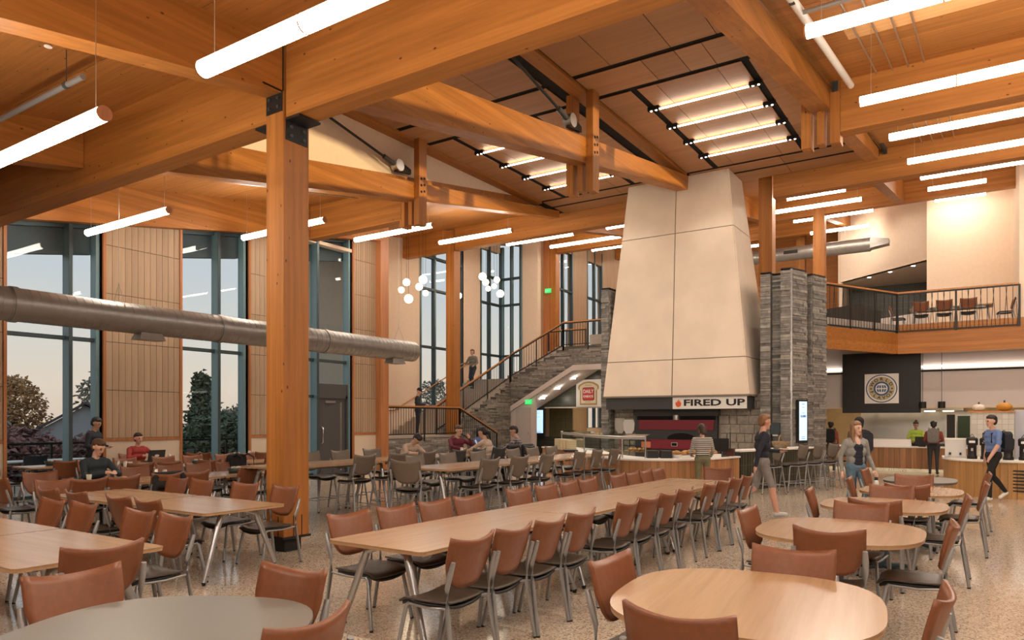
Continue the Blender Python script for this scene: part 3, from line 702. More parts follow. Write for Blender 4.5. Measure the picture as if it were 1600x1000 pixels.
# round tables on the right
RT = [(3.82, 1.04, .72, .66, .12, 'nearest round oak table on the right'), (6.62, 1.02, .74, .64, .02, 'second round oak table from the front on the right'),
      (8.88, .92, .70, .62, 0, 'third round oak table from the front on the right'), (10.85, .80, .70, .60, 0, 'fourth round oak table from the front on the right'),
      (12.85, .82, .66, .50, 0, 'grey topped round table farthest back on the right')]
CH = [[(-.70, .02, 'near'), (.56, -.08, 'far'), (-.06, .50, 'left'), (.02, -.62, 'right')],
      [(-.74, -.06, 'near'), (.62, -.04, 'far'), (-.13, .48, 'left'), (-.24, -.56, 'right')],
      [(-.74, -.05, 'near'), (.56, .0, 'far'), (-.20, .46, 'left'), (-.20, -.52, 'right')],
      [(-.68, -.02, 'near'), (.56, .0, 'far'), (-.22, .44, 'left'), (-.2, -.56, 'right')],
      [(-.2, .50, 'left'), (-.2, -.62, 'right')]]
for k, (x, y, hx, hy, rz, lab) in enumerate(RT):
    round_table(x, y, hx, hy, rz, lab, 'round tables on the right', m_grey if k == 4 else None)
    for dx, dy, side in CH[k]:
        side2 = {'near': 'on the camera side', 'far': 'on the far side', 'left': 'on the left side', 'right': 'on the right side'}[side]
        a = math.atan2(-dy, -dx)-PI/2 + jit(.06)
        a = {'near': -PI/2, 'far': PI/2, 'left': PI, 'right': 0}[side] + jit(.1)
        chair_at('rust', x+dx, y+dy, a, 'rust brown chair %s of the %s round table' % (side2, ('nearest', 'second', 'third', 'fourth', 'farthest grey')[k]), 'chairs around the round tables')
# grey table in the near left corner
round_table(1.72, 3.02, .72, .64, .5, 'grey topped round table in the near left corner', 'grey round tables', m_grey)
chair_at('rust', 1.87, 3.72, PI-.03, 'rust brown chair behind the near grey table at left edge', 'chairs around the near grey table')
chair_at('rust', 2.31, 3.08, PI/2+.05, 'rust brown chair right behind the near grey table', 'chairs around the near grey table')
chair_at('rust', 1.93, 2.52, .12, 'rust brown chair at the bottom edge beside near grey table', 'chairs around the near grey table')
chair_at('rust', .98, 4.3, PI/2+.4, 'rust brown chair cut by the left edge of the picture', 'chairs around the near grey table')
# oak tables on the left: two lines running towards the windows
for k, yc in enumerate((5.84, 7.42)): rect_table(2.53, yc, 1.56, 1.0, PI/2, ('near', 'far')[k]+' section of the oak table at the left edge', 'left oak tables')
for k, y in enumerate((5.62, 6.16, 7.12, 7.72)):
    chair_at('rust', 3.19, y, PI/2+jit(.04), 'rust brown chair, %s from near end beyond the left edge oak table' % ORD[k], 'chairs beyond the left edge table')
chair_at('rust', 2.42, 4.92, jit(.05)-.12, 'rust brown chair at the near head of the left edge oak table', 'chairs beyond the left edge table')
chair_at('rust', 1.75, 5.6, -PI/2, 'rust brown chair, dark seat showing, at far left edge', 'chairs beyond the left edge table')
for k, yc in enumerate((7.27, 8.90)): rect_table(4.78, yc, 1.60, 1.0, PI/2, ('near', 'far')[k]+' section of oak table left of the timber column', 'left oak tables')
for k, y in enumerate((6.93, 7.48, 8.35, 9.0)):
    chair_at('rust', 4.22, y, -PI/2+jit(.04), 'rust brown chair, %s from right on camera side of table left of column' % ORD[k], 'chairs at the table left of the column')
for k, y in enumerate((6.98, 7.72, 8.62, 9.2)):
    chair_at('rust', 5.42, y, PI/2+jit(.04), 'rust brown chair, %s from right on far side of table left of column' % ORD[k], 'chairs at the table left of the column')
chair_at('rust', 4.6, 10.0, PI, 'rust brown chair at the far head of table left of column', 'chairs at the table left of the column')
# rows parallel to the windows
for k, xc in enumerate((5.45, 6.70, 7.95)): rect_table(xc, 10.98, 1.22, 1.02, 0, ('left', 'middle', 'right')[k]+' table of the oak row where the seated man eats', 'rows of oak tables by the windows')
for k, x in enumerate((4.96, 5.40, 6.06, 6.50, 7.48, 8.0)):
    chair_at('rust', x, 10.32, jit(.08), 'rust brown chair, %s from left on camera side of seated man\'s table row' % ORD[k], 'chairs at the table row of the seated man')
for k, x in enumerate((5.15, 6.6, 7.2, 7.75, 8.35)):
    chair_at('rust', x, 11.68, PI+jit(.08), 'rust brown chair, %s from left on window side of seated man\'s table row' % ORD[k], 'chairs at the table row of the seated man')
chair_at('rust', 4.55, 11.1, -PI/2, 'rust brown chair at left head of seated man\'s table row', 'chairs at the table row of the seated man')
for k, (x0, yy) in enumerate(((7.45, 13.72), (8.95, 13.72), (10.45, 13.72))): rect_table(x0, yy, 1.15, 1.0, 0, ('left', 'middle', 'right')[k]+' oak table of the middle row before the windows', 'rows of oak tables by the windows')
for k, x in enumerate((7.2, 7.72, 8.6, 9.2, 10.1, 10.7)):
    chair_at('rust', x, 13.06, jit(.1), 'rust brown chair, %s from left on camera side of middle window row' % ORD[k], 'chairs at the middle window row')
for k, x in enumerate((7.2, 7.9, 8.7, 9.4, 10.2, 10.8)):
    chair_at('rust', x, 14.40, PI+jit(.1), 'rust brown chair, %s from left on window side of middle window row' % ORD[k], 'chairs at the middle window row')
for k, (x0, yy) in enumerate(((6.95, 15.75), (8.95, 15.62), (11.35, 15.62))): rect_table(x0, yy, 1.0, .8, 0, ('oak table under the first window', 'oak table in front of the man in red', 'oak table under the second window')[k], 'rows of oak tables by the windows')
for k, (x, y, a) in enumerate(((6.2, 15.75, -PI/2), (6.9, 15.1, 0), (9.75, 15.6, PI/2), (10.6, 15.6, -PI/2), (12.1, 15.6, PI/2), (11.3, 15.0, .1), (8.95, 16.15, PI))):
    chair_at('rust', x, y, a+jit(.1), 'rust brown chair %s' % ('left of the table under the first window', 'in front of the table under first window', 'right of the red man\'s table', 'left of the table under second window', 'right of the table under second window', 'in front of the table under second window', 'under the man in the red jacket')[k], 'chairs along the window wall')
chair_at('rust', 4.3, 13.2, -.6, 'rust brown chair seen sideways at the left edge before first window', 'chairs along the window wall')
# counter-height tables with taupe stools
for k, xc in enumerate((9.45, 11.36, 13.27)):
    rect_table(xc, 7.22, 1.9, .98, 0, ('near', 'middle', 'far')[k]+' section of the high table left of the food counter', 'counter-height tables', .92, 'high_table', None, .05, .07)
for k, xc in enumerate((8.5, 10.9, 13.3)):
    rect_table(xc, 9.62, 2.38, .98, 0, ('near', 'middle', 'far')[k]+' section of the high table where the group sits', 'counter-height tables', .92, 'high_table', None, .05, .07)
for k, x in enumerate((9.12, 9.98, 10.86, 12.08, 12.82, 13.62)):
    chair_at('stool', x, 6.64, jit(.06), 'taupe counter stool, %s from left on camera side of front high table' % ORD[k], 'taupe stools at the front high table')
chair_at('stool', 8.22, 7.18, -PI/2+.25, 'taupe counter stool at the near head of front high table', 'taupe stools at the front high table')
for k, x in enumerate((9.3, 10.2, 11.1, 12.35, 13.1, 13.9)):
    chair_at('stool', x, 7.84, PI+jit(.06), 'taupe counter stool, %s from left on far side of front high table' % ORD[k], 'taupe stools at the front high table')
for k, x in enumerate((8.85, 9.68, 10.48)):
    chair_at('stool', x, 9.05, jit(.06), 'taupe counter stool, %s from left on camera side of group\'s high table' % ORD[k], 'taupe stools at the group high table')
for k, x in enumerate((11.42, 12.1, 12.85, 14.05)):
    chair_at('blackstool', x, 9.02, jit(.06), 'dark counter stool, %s from left on camera side of group\'s high table' % ORD[k], 'dark stools at the group high table')
for k, x in enumerate((9.1, 9.85, 10.7, 11.65, 12.3, 13.5, 14.2)):
    chair_at('stool', x, 10.22, PI+jit(.06), 'taupe counter stool, %s from left on far side of group\'s high table' % ORD[k], 'taupe stools at the group high table')
# bar stools in front of the stone pier
for k, (x, y) in enumerate(((16.55, 4.1), (17.35, 3.72), (18.05, 3.5), (18.75, 3.3), (19.45, 3.08))):
    chair_at('stool', x+.25, y-.02, .62, 'taupe bar stool, %s from left below the wall screen' % ORD[k], 'taupe bar stools by the stone pier')
# ================================================================== STONEWORK, HOOD, STAIRS, GALLERY, COUNTERS
def stones(p, u, n, W_, z0, z1, ztop=None, hc=(.05, .085), lc=(.32, .95), zbot=None, seed=1):
    """split ledgestones laid in courses on the face starting at p, running along u, outward n"""
    rng = random.Random(seed); mb = MB(); p = Vector((*p, 0)); u = Vector((*u, 0)).normalized(); n = Vector((*n, 0)).normalized()
    z = z0
    while z < z1-.02:
        h = min(rng.uniform(*hc), z1-z); x = -rng.uniform(0, .4)
        while x < W_:
            l = rng.uniform(*lc); a = max(x, 0); b = min(x+l, W_); x += l
            if b-a < .03: continue
            zt = z+h-.006
            if ztop is not None and zt > min(ztop(a), ztop(b)): continue
            if zbot is not None and z < max(zbot(a), zbot(b)): continue
            dp = rng.uniform(.012, .05); g = .003
            A, B = p+u*(a+g), p+u*(b-g)
            lo = [A+n*dp, B+n*dp, B-n*.01, A-n*.01]
            mb.hexa([q+Vector((0, 0, z)) for q in lo], [q+Vector((0, 0, zt)) for q in lo])
        z += h
    return mb
def stone_block(name, poly, z0, z1, faces, seed, cap=True):
    """core prism with ledgestone on the listed faces (index of edge in ccw poly)"""
    o = MB().prism(poly, z0, z1-.03).build(name, m_mortar, kind='structure')
    for i in faces:
        a, b = Vector(poly[i]), Vector(poly[(i+1) % len(poly)]); d_ = b-a
        stones(tuple(a), tuple(d_), (d_.y, -d_.x), d_.length, z0, z1-.06, seed=seed+i).build('ledgestone_courses', m_ledge, o, kind='stuff')
    if cap: MB().prism([(x, y) for x, y in poly], z1-.06, z1).build('steel_cap', m_black, o)
    return o
# left pier of the hearth
stone_block('wall_pier_left', [(20.1, 9.62), (23.4, 9.62), (23.4, 9.88), (20.1, 9.88)], 0, 5.74, (0, 3), 11)
# right pier: stepped front and an angled flank
ang = Vector((1.6, -.58)).normalized(); nrm = Vector((ang.y, -ang.x))
def fl(t, off=0): v = Vector((20.1, 4.28))+Vector((1.6, -.58))*t - nrm*off; return (v.x, v.y)
stone_block('wall_pier_front', [(20.1, 5.08), (20.1, 4.81), (22.6, 4.81), (22.6, 5.08)], 0, 5.68, (0,), 21)
stone_block('wall_pier_recess', [(20.30, 4.81), (20.30, 4.55), (22.6, 4.55), (22.6, 4.81)], 0, 5.66, (0,), 31)
stone_block('wall_pier_corner', [(20.1, 4.55), fl(0), fl(.42), (22.4, 4.55)], 0, 5.74, (0, 1), 41)
stone_block('wall_pier_slot', [fl(.42, .30), fl(.60, .30), (22.4, 4.3), (22.2, 4.55)], 3.0, 5.6, (0,), 51, False)
stone_block('wall_pier_below_slot', [fl(.42), fl(.60), fl(.60, .5), fl(.42, .5)], 0, 3.02, (0,), 61, False)
stone_block('wall_pier_flank', [fl(.60), fl(1.0), fl(1.0, .6), fl(.60, .6)], 0, 5.70, (0, 3), 71)
struct('trim_2', MB().box((20.075, 4.25, 0), (20.12, 4.295, 5.7)), m_steel)
MB().box((20.29, 4.795, 2.15), (20.31, 4.83, 5.6)).build('pier_slot_shadow', m_dark, kind='structure')  # dark strip painted as the shadow in the pier's narrow slot
# ---- tall tapering hood
hd = thing('kitchen_hood', 'tall tapering pale stone hood rising to the ceiling over the oven', 'hood', (20.9, 7.4, 2.33))
off = Vector((20.9, 7.4, 2.33))
Fb = [Vector((19.6, 9.55, 2.35)), Vector((19.6, 5.27, 2.35))]; Ft = [Vector((20.8, 9.26, ZC-.01)), Vector((20.8, 6.18, ZC-.01))]
Bb = [Vector((22.2, 9.5, 2.35)), Vector((22.2, 5.27, 2.35))]; Bt = [Vector((22.15, 9.26, ZC-.01)), Vector((22.15, 6.18, ZC-.01))]
def bil(a, b, c, d_, u, v): return (a*(1-u)+b*u)*(1-v)+(c*(1-u)+d_*u)*v
def hood_face(A, B, C, D, us, vs, nn):
    for u0, u1 in zip(us[:-1], us[1:]):
        for v0, v1 in zip(vs[:-1], vs[1:]):
            g = .004; gz = .0016
            q = [bil(A, B, C, D, x, y)-off for x, y in ((u0+g*(u0 > 0), v0+gz*(v0 > 0)), (u1-g*(u1 < 1), v0+gz*(v0 > 0)), (u1-g*(u1 < 1), v1-gz*(v1 < 1)), (u0+g*(u0 > 0), v1-gz*(v1 < 1)))]
            MB().hexa(q, [p+nn*.03 for p in q]).build('hood_panel', m_hood, hd)
VS = [0, .158, .735, 1]
hood_face(Fb[0], Fb[1], Ft[0], Ft[1], [0, .5, 1], VS, Vector((-1, 0, 0)))
hood_face(Fb[1], Bb[1], Ft[1], Bt[1], [0, 1], VS, Vector((0, -1, 0)))
hood_face(Bb[0], Fb[0], Bt[0], Ft[0], [0, 1], VS, Vector((0, 1, 0)))
MB().hexa([p-off for p in (Fb[1], Bb[1], Bb[0], Fb[0])], [p-off for p in (Ft[1], Bt[1], Bt[0], Ft[0])]).build('hood_core', m_hoodj, hd)
MB().box((19.64-off.x, 5.31-off.y, -.36), (22.0-off.x, 9.5-off.y, -.0)).build('dark_band', m_char, hd)
MB().box((19.56-off.x, 5.24-off.y, -.02), (22.0-off.x, 9.58-off.y, .03)).build('bottom_trim', m_hoodj, hd)
sg = thing('fired_up_sign', 'white sign reading FIRED UP with orange flame on the hood', 'sign', (19.62, 6.35, 2.13))
MB().box((-.03, -1.04, -.16), (.0, 1.04, .17)).build('sign_board', m_wpaint, sg)
lettering('FIRED UP', .245, m_black, sg, face_mx((-.032, -.13, .005)), 1.72, .007)
m_flame = plain('flame_orange', (.75, .12, .03), .5)
fl_ = [(0, -.11), (.07, -.08), (.085, 0), (.05, .05), (.055, .09), (.01, .04), (.02, .12), (-.03, .06), (-.045, .02), (-.08, .05), (-.085, -.03), (-.055, -.09)]
MB().prism(fl_, 0, .006, face_mx((-.032, .87, .0))).build('flame_emblem', m_flame, sg)
# ---- fieldstone back wall of the hearth with the oven
ow = struct('wall_oven', MB().box((20.42, 5.0, 0), (20.7, 9.62, 2.4)), m_mortar2)
rng = random.Random(5)
for y0, y1 in ((8.86, 9.58), (5.0, 6.28)):
    z = 0.02
    while z < 2.3:
        h = rng.uniform(.13, .26); y = y0
        while y < y1-.05:
            l = rng.uniform(.18, .48); ye = min(y+l, y1)
            if y1-ye < .1: ye = y1
            dx = rng.uniform(.03, .07); g = .012
            MB().hexa([(20.43-dx, y+g, z+g), (20.43, y+g*.5, z+g*.5), (20.43, ye-g*.5, z+g*.5), (20.43-dx, ye-g, z+g)],
                      [(20.43-dx, y+g, min(z+h, 2.35)-g), (20.43, y+g*.5, min(z+h, 2.35)), (20.43, ye-g*.5, min(z+h, 2.35)), (20.43-dx, ye-g, min(z+h, 2.35)-g)]).build('stone', m_ashlar, ow)
            y = ye
        z += h
ov = thing('pizza_oven', 'wide dark pizza oven with deep red enamel bands', 'oven', (20.3, 7.56, 0))
MB().box((-.05, -1.24, .0), (.14, 1.26, 1.78)).build('oven_face', m_char, ov)
MB().box((-.12, -1.3, 1.78), (.14, 1.3, 2.04)).build('lintel', m_char, ov)
MB().box((-.052, -1.2, 1.66), (-.04, 1.2, 1.77)).build('dark_slot', m_dark, ov)
MB().box((-.10, -1.16, 1.37), (-.04, 1.12, 1.66)).build('red_band', m_red, ov); MB().box((-.12, -1.1, .80), (-.04, 1.0, 1.08)).build('red_band', m_red, ov)
ar = [(-.42, 0)] + [(-.42*math.cos(PI*i/14), .16*math.sin(PI*i/14)+.03) for i in range(15)] + [(.42, 0)]
MB().prism([(x, y) for x, y in reversed(ar)], 0, .012, face_mx((-.05, -.18, 1.085))).build('arched_mouth', m_dark, ov)
MB().cyl((-.1, -.05, 1.66), (-.1, -.05, 1.80), .10, n=16).build('flue_damper', m_steel, ov)
MB().prism(rounded(.09, .055, .02), 0, .01, face_mx((-.12, .0, .94))).build('maker_badge', m_wpaint, ov)
MB().prism(rounded(.08, .045, .02), .01, .013, face_mx((-.12, .0, .94))).build('badge_centre', m_dark, ov)
for k, (y, z, red) in enumerate(((9.33, 1.44, True), (9.02, 1.40, False))):
    t = thing('pizza_peel', ('left', 'right')[k]+' pizza peel hanging on the stone wall', 'peel', (20.32-.04*k, y, 0), 0, 'pizza peels')
    MB().prism([(-.05, -.27), (.05, -.27), (.17, -.10), (.19, .12), (.14, .22), (-.14, .22), (-.19, .12), (-.17, -.10)], 0, .012, face_mx((-.05, 0, z+.05))).build('blade', m_wpaint if k else plain('worn_aluminium', (.52, .49, .44), .5, .4), t)
    MB().cyl((-.055, 0, z-.18), (-.055, 0, z-1.1), .014, n=8).build('handle', plain('red_handle', (.45, .02, .03), .5) if red else m_steel, t)
# ---- stair landing and flights
def step_stair(name, steps, mat): return steps.build(name, mat, kind='structure')
m_tread = plain('pale_concrete_tread', (.42, .38, .34), .8, noise=.06)
m_stairst = m_ledge
ld = struct('stair_landing', MB().box((17.44, 16.62, 0), (21.6, 19.98, 1.02)), m_mortar)
MB().box((17.44, 16.58, 1.02), (21.6, 19.98, 1.08)).build('landing_slab', m_tread, ld)
stones((17.44, 16.60), (1, 0), (0, -1), 4.16, 0, 1.0, seed=81).build('ledgestone_courses', m_ledge, ld, kind='stuff')
dn = struct('stair_down', MB().box((21.6, 17.2, 0), (24.1, 17.24, .1)), m_mortar)
for k in range(6): MB().box((21.6+k*.4, 16.66, 0), (22.0+k*.4, 17.25, 1.08-(k+1)*.154)).build('step', m_tread, dn)
def zf1(X): return 1.08+.448*(X-21.6)
up = struct('stair_up', MB().hexa([(21.6, 17.86, 0), (27, 17.86, 0), (27, 19.9, 0), (21.6, 19.9, 0)], [(21.6, 17.86, .9), (27, 17.86, zf1(27)-.18), (27, 19.9, zf1(27)-.18), (21.6, 19.9, .9)]), m_mortar)
for k in range(14): x = 21.6+k*.3857; MB().box((x, 17.84, zf1(x)-.16), (x+.3857, 19.95, zf1(x)+.172)).build('step', m_tread, up)
stones((21.6, 17.84), (1, 0), (0, -1), 5.4, 0, 3.5, ztop=lambda a: zf1(21.6+a)-.02, seed=91).build('ledgestone_courses', m_ledge, up, kind='stuff')
ql = struct('stair_quarter_landing', MB().box((27.02, 17.9, 3.3), (29.5, 19.95, 3.50)), m_tread)
def zf2(Y): return 3.5+.46*(18-Y) if Y > 15.17 else 4.80
f2 = struct('stair_upper_flight', MB().box((27.15, 12.6, 4.5), (29.5, 15.17, 4.8)), m_tread)
for k in range(8): y = 18-k*.354; MB().box((27.03, y-.354, zf2(y)-.2), (29.45, y, zf2(y)+.163)).build('step', m_tread, f2)
def zb2(Y): return min(3.92, 2.62+.54*(17.0-Y)) if Y < 18.2 else 2.0
MB().hexa([(27.06, 18.0, 2.1), (27.06, 14.6, 3.92), (29.4, 14.6, 3.92), (29.4, 18.0, 2.1)][::-1], [(27.06, 18.0, 2.2), (27.06, 14.6, 4.02), (29.4, 14.6, 4.02), (29.4, 18.0, 2.2)][::-1]).build('sloping_soffit', m_grayw, f2)
MB().box((27.06, 12.6, 3.92), (29.4, 14.6, 4.02)).build('flat_soffit', m_grayw, f2)
sw = MB()
for k in range(17): y = 18-k*.318; sw.hexa([(27.02, y-.318, zb2(y)), (27.1, y-.318, zb2(y)), (27.1, y, zb2(y)), (27.02, y, zb2(y))], [(27.02, y-.318, zf2(y)), (27.1, y-.318, zf2(y)), (27.1, y, zf2(y)), (27.02, y, zf2(y))])
sw.build('flight_web', m_mortar, f2)
stones((27.03, 18.0), (0, -1), (-1, 0), 5.4, 2.05, 4.7, ztop=lambda a: zf2(18-a)+.02, zbot=lambda a: zb2(18-a)-.04, seed=95).build('ledgestone_courses', m_ledge, f2, kind='stuff')
MB().hexa([(26.96, 18.0, 1.93), (27.10, 18.0, 1.93), (27.10, 14.6, 3.76), (26.96, 14.6, 3.76)], [(26.96, 18.0, 2.16), (27.10, 18.0, 2.16), (27.10, 14.6, 3.99), (26.96, 14.6, 3.99)]).build('soffit_edge', m_grayw, f2)
MB().box((26.96, 12.6, 3.76), (27.1, 14.6, 3.99)).build('soffit_edge', m_grayw, f2)
for k in range(3): MB().cyl((28.3, 13.3+.75*k, 3.905), (28.3, 13.3+.75*k, 3.92), .10, n=14).build('downlight', m_tube, f2)  # added glowing discs, put in to brighten the bakery sign
for k in range(3): MB().cyl((28.3, 15.3+.8*k, zb2(15.3+.8*k)-.06), (28.3, 15.3+.8*k, zb2(15.3+.8*k)-.0), .09, n=14).build('downlight', m_tube, f2)  # more added discs up the slope, lighting the dark bakery front
wd = struct('wall_under_stair', MB().box((27.06, 16.55, 0), (27.2, 17.84, 2.72)), m_grayw)
dd = MB().box((27.01, 16.78, 0), (27.06, 17.55, 2.2)).build('door_2', plain('pale_grey_door', (.50, .46, .44), .6), kind='structure')
MB().box((26.98, 16.86, 1.0), (27.01, 16.90, 1.12)).build('door_handle', m_steel, dd)
# ---- railings
BAL = MB().cyl((0, 0, 0), (0, 0, 1), .0095, n=6, cap=False).mesh('baluster', m_black)
def railing(label, pts, group, post_every=1.45, bal=.125, hh=1.07, mrail=None, tilt=False, drop=.0, cat='railing', zoff=.08):
    """pts: list of (x,y,zfloor); oak handrail, steel bottom bar, posts and balusters"""
    t = thing('stair_railing' if not tilt else 'gallery_railing', label, cat, pts[0], 0, group); o0 = Vector(pts[0])
    P = [Vector(p)-o0 for p in pts]
    hr = MB()
    for a, b in zip(P[:-1], P[1:]):
        d_ = (b-a); u = Vector((d_.x, d_.y, 0)).normalized(); s = Vector((-u.y, u.x, 0))*.032
        A = a+Vector((0, 0, hh)); B = b+Vector((0, 0, hh)); hv = Vector((0, 0, .05))
        MB().hexa([A-s-hv, B-s-hv, B+s-hv, A+s-hv], [A-s, B-s, B+s, A+s]).build('handrail', m_rail, t)
        C = a+Vector((0, 0, hh-.075)); D = b+Vector((0, 0, hh-.075)); s2 = s*.6; h2 = Vector((0, 0, .025))
        MB().hexa([C-s2-h2, D-s2-h2, D+s2-h2, C+s2-h2], [C-s2+h2, D-s2+h2, D+s2+h2, C+s2+h2]).build('top_bar', m_black, t)
        C = a+Vector((0, 0, zoff-drop)); D = b+Vector((0, 0, zoff-drop)); h2 = Vector((0, 0, .018))
        MB().hexa([C-s2-h2, D-s2-h2, D+s2-h2, C+s2-h2], [C-s2+h2, D-s2+h2, D+s2+h2, C+s2+h2]).build('bottom_bar', m_black, t)
        L_ = math.hypot(d_.x, d_.y); n = max(1, int(L_/bal))
        for i in range(n):
            f = (i+.5)/n; p = a+d_*f; hgt = hh-.1-zoff+drop
            dx = ((i % 3)-1)*.07 if tilt else 0
            top = p+Vector((u.x*dx, u.y*dx, hh-.1)); bot = p+Vector((0, 0, zoff-drop)); v = top-bot
            o = inst(BAL, 'baluster', t, bot, v.to_track_quat('Z', 'Y').to_euler(), (1, 1, v.length))
        m = max(1, round(L_/post_every))
        for i in range(m+1):
            p = a+d_*(i/m); q = u*.03; r2 = s*.3
            MB().hexa([p-q-r2-Vector((0, 0, drop+.18)), p+q-r2-Vector((0, 0, drop+.18)), p+q+r2-Vector((0, 0, drop+.18)), p-q+r2-Vector((0, 0, drop+.18))], [p-q-r2+Vector((0, 0, hh-.05)), p+q-r2+Vector((0, 0, hh-.05)), p+q+r2+Vector((0, 0, hh-.05)), p-q+r2+Vector((0, 0, hh-.05))]).build('post', m_black, t)
    return t
railing('black and oak railing along the stone stair landing', [(17.5, 16.56, 1.08), (21.6, 16.56, 1.08), (24.1, 16.56, .1)], 'stair railings', 1.9)
railing('oak and black railing of the lower stair flight', [(21.75, 17.82, zf1(21.75)+.02), (26.95, 17.82, zf1(26.95)+.02)], 'stair railings', 1.7)
railing('oak and black railing of the upper stair flight beside the hood', [(27.0, 17.8, 3.55), (27.0, 15.1, 4.80), (27.0, 12.7, 4.80)], 'stair railings', 1.35)
railing('far railing on the upper stair landing', [(29.3, 17.2, 4.8), (29.3, 15.2, 4.8)], 'stair railings', 1.0)
t = thing('wall_handrail', 'slim oak handrail fixed to the white stair wall', 'handrail', (21.6, 19.9, 0))
MB().tube([(-.6, 0, 2.03), (0, 0, 2.03), (5.4, 0, zf1(27)+.95)], .028, 8).build('rail', m_rail, t)
for k in range(5): MB().cyl((.3+k*1.2, 0, zf1(21.9+k*1.2)+.9), (.3+k*1.2, .1, zf1(21.9+k*1.2)+.84), .012, n=6).build('bracket', m_black, t)
# ---- tiled bakery front under the stair
def tile_mat(name, c1, c2, sx, sz):
    m, tt, b = newmat(name); N = tt.nodes; L = tt.links
    tcn = N.new('ShaderNodeTexCoord'); sp = N.new('ShaderNodeSeparateXYZ'); L.new(tcn.outputs['Object'], sp.inputs[0])
    ad = N.new('ShaderNodeMath'); ad.operation = 'ADD'; L.new(sp.outputs[0], ad.inputs[0]); L.new(sp.outputs[1], ad.inputs[1])
    cb = N.new('ShaderNodeCombineXYZ'); L.new(ad.outputs[0], cb.inputs[0]); L.new(sp.outputs[2], cb.inputs[1])
    br = N.new('ShaderNodeTexBrick'); br.offset = 0; br.inputs['Scale'].default_value = 1; br.inputs['Brick Width'].default_value = sx; br.inputs['Row Height'].default_value = sz
    br.inputs['Mortar Size'].default_value = .008; br.inputs['Color1'].default_value = (*c1, 1); br.inputs['Color2'].default_value = (*[c*.8 for c in c1], 1); br.inputs['Mortar'].default_value = (*c2, 1)
    L.new(cb.outputs[0], br.inputs[0]); L.new(br.outputs[0], b.inputs['Base Color']); b.inputs['Roughness'].default_value = .3; return m
m_gtile = tile_mat('dark_green_stack_tile', (.035, .04, .028), (.12, .11, .08), .07, .30)
m_wtile = tile_mat('white_square_tile', (.62, .60, .53), (.45, .43, .38), .12, .12)
m_gtile2 = tile_mat('olive_kitchen_tile', (.16, .14, .07), (.22, .19, .12), .12, .3)
tw = struct('wall_bakery', MB().box((29.5, 12.6, 2.25), (29.62, 17.9, 3.92)), m_gtile)
MB().box((29.5, 17.5, 0), (29.62, 18.0, 2.25)).build('tile_pier', m_gtile, tw)
MB().box((29.5, 12.6, 0), (29.62, 17.5, .85)).build('tile_base', m_gtile, tw)
MB().box((29.48, 12.6, 2.20), (29.64, 17.5, 2.26)).build('opening_trim', m_cream, tw)
MB().box((30.6, 16.6, 0), (30.7, 17.9, 2.6)).build('kitchen_back_wall', m_gtile2, tw)
MB().box((36.7, 12.4, 0), (36.8, 17.9, 4.6)).build('kitchen_end_wall', m_white, tw)
MB().box((29.9, 12.4, 3.0), (36.8, 17.9, 3.05)).build('kitchen_ceiling', m_white, tw)
for x in (31.2, 33.4): MB().box((x, 13.4, 2.96), (x+.5, 16.8, 3.0)).build('kitchen_ceiling_light', m_glow, tw)
ks = thing('bakery_sign', 'white square sign with toast shaped DAILY KNEADS emblem', 'sign', (29.46, 15.12, 2.87))
MB().box((-.05, -.64, -.62), (0, .64, .63)).build('sign_board', m_wpaint, ks)
def toast(s):
    P = [(-.36, -.44), (.36, -.44), (.36, .12)] + [(.32+.12*math.cos(a), .22+.13*math.sin(a)) for a in (-.6, 0, .6, 1.2)] + [(.2, .42), (0, .45), (-.2, .42)] + [(-.32-.12*math.cos(a), .22+.13*math.sin(a)) for a in (1.2, .6, 0, -.6)] + [(-.36, .12)]
    return [(x*s, y*s) for x, y in P]
m_tan = plain('toast_tan', (.42, .26, .10), .6); m_lred = plain('emblem_red', (.55, .03, .02), .5)
MB().prism(toast(1.22), 0, .008, face_mx((-.05, 0, 0))).build('toast_outline', m_tan, ks)
MB().prism(toast(1.05), .008, .014, face_mx((-.05, 0, 0))).build('toast_field', plain('toast_cream', (.72, .60, .42), .6), ks)
MB().prism(rounded(.30, .30, .08), .014, .02, face_mx((-.05, 0, -.03))).build('emblem_ring', m_black, ks)
MB().prism(rounded(.275, .275, .07), .02, .026, face_mx((-.05, 0, -.03))).build('emblem_red', m_lred, ks)
lettering('DAILY', .23, m_wpaint, ks, face_mx((-.078, 0, .08)), .85, .004); lettering('KNEADS', .16, m_wpaint, ks, face_mx((-.078, 0, -.15)), .85, .003)
lettering('BAKERY', .075, m_tan, ks, face_mx((-.066, 0, .37)), 1.2); lettering('BAKERY', .075, m_tan, ks, face_mx((-.066, 0, -.40)), 1.2)
def screen(name, label, loc, w, h, nx, ny, txt, mat=m_screen, bz=.06, lines=True):
    t = thing(name, label, 'screen', loc); M0 = face_mx((0, 0, 0), nx, ny)
    MB().prism([(-w/2, -h/2), (w/2, -h/2), (w/2, h/2), (-w/2, h/2)], 0, .07, M0).build('housing', m_black, t)
    MB().prism([(-w/2+bz, -h/2+bz*1.6), (w/2-bz, -h/2+bz*1.6), (w/2-bz, h/2-bz), (-w/2+bz, h/2-bz)], .07, .073, M0).build('display', mat, t)
    n = Vector((nx, ny, 0)).normalized()*.075
    ink = plain('screen_ink', (.05, .10, .3), .6)
    if txt: lettering(txt, w*.17, ink, t, face_mx(n+Vector((0, 0, h*.12)), nx, ny), .95, .002)
    if lines:
        for k, (zz, ww) in enumerate(((.40, .3), (.33, .22), (.20, .35), (-.36, .4), (-.40, .4))):
            MB().prism([(-w*ww/2, zz*h-.006), (w*ww/2, zz*h-.006), (w*ww/2, zz*h+.006), (-w*ww/2, zz*h+.006)], .073, .075, M0).build('text_line', ink, t)
    return t
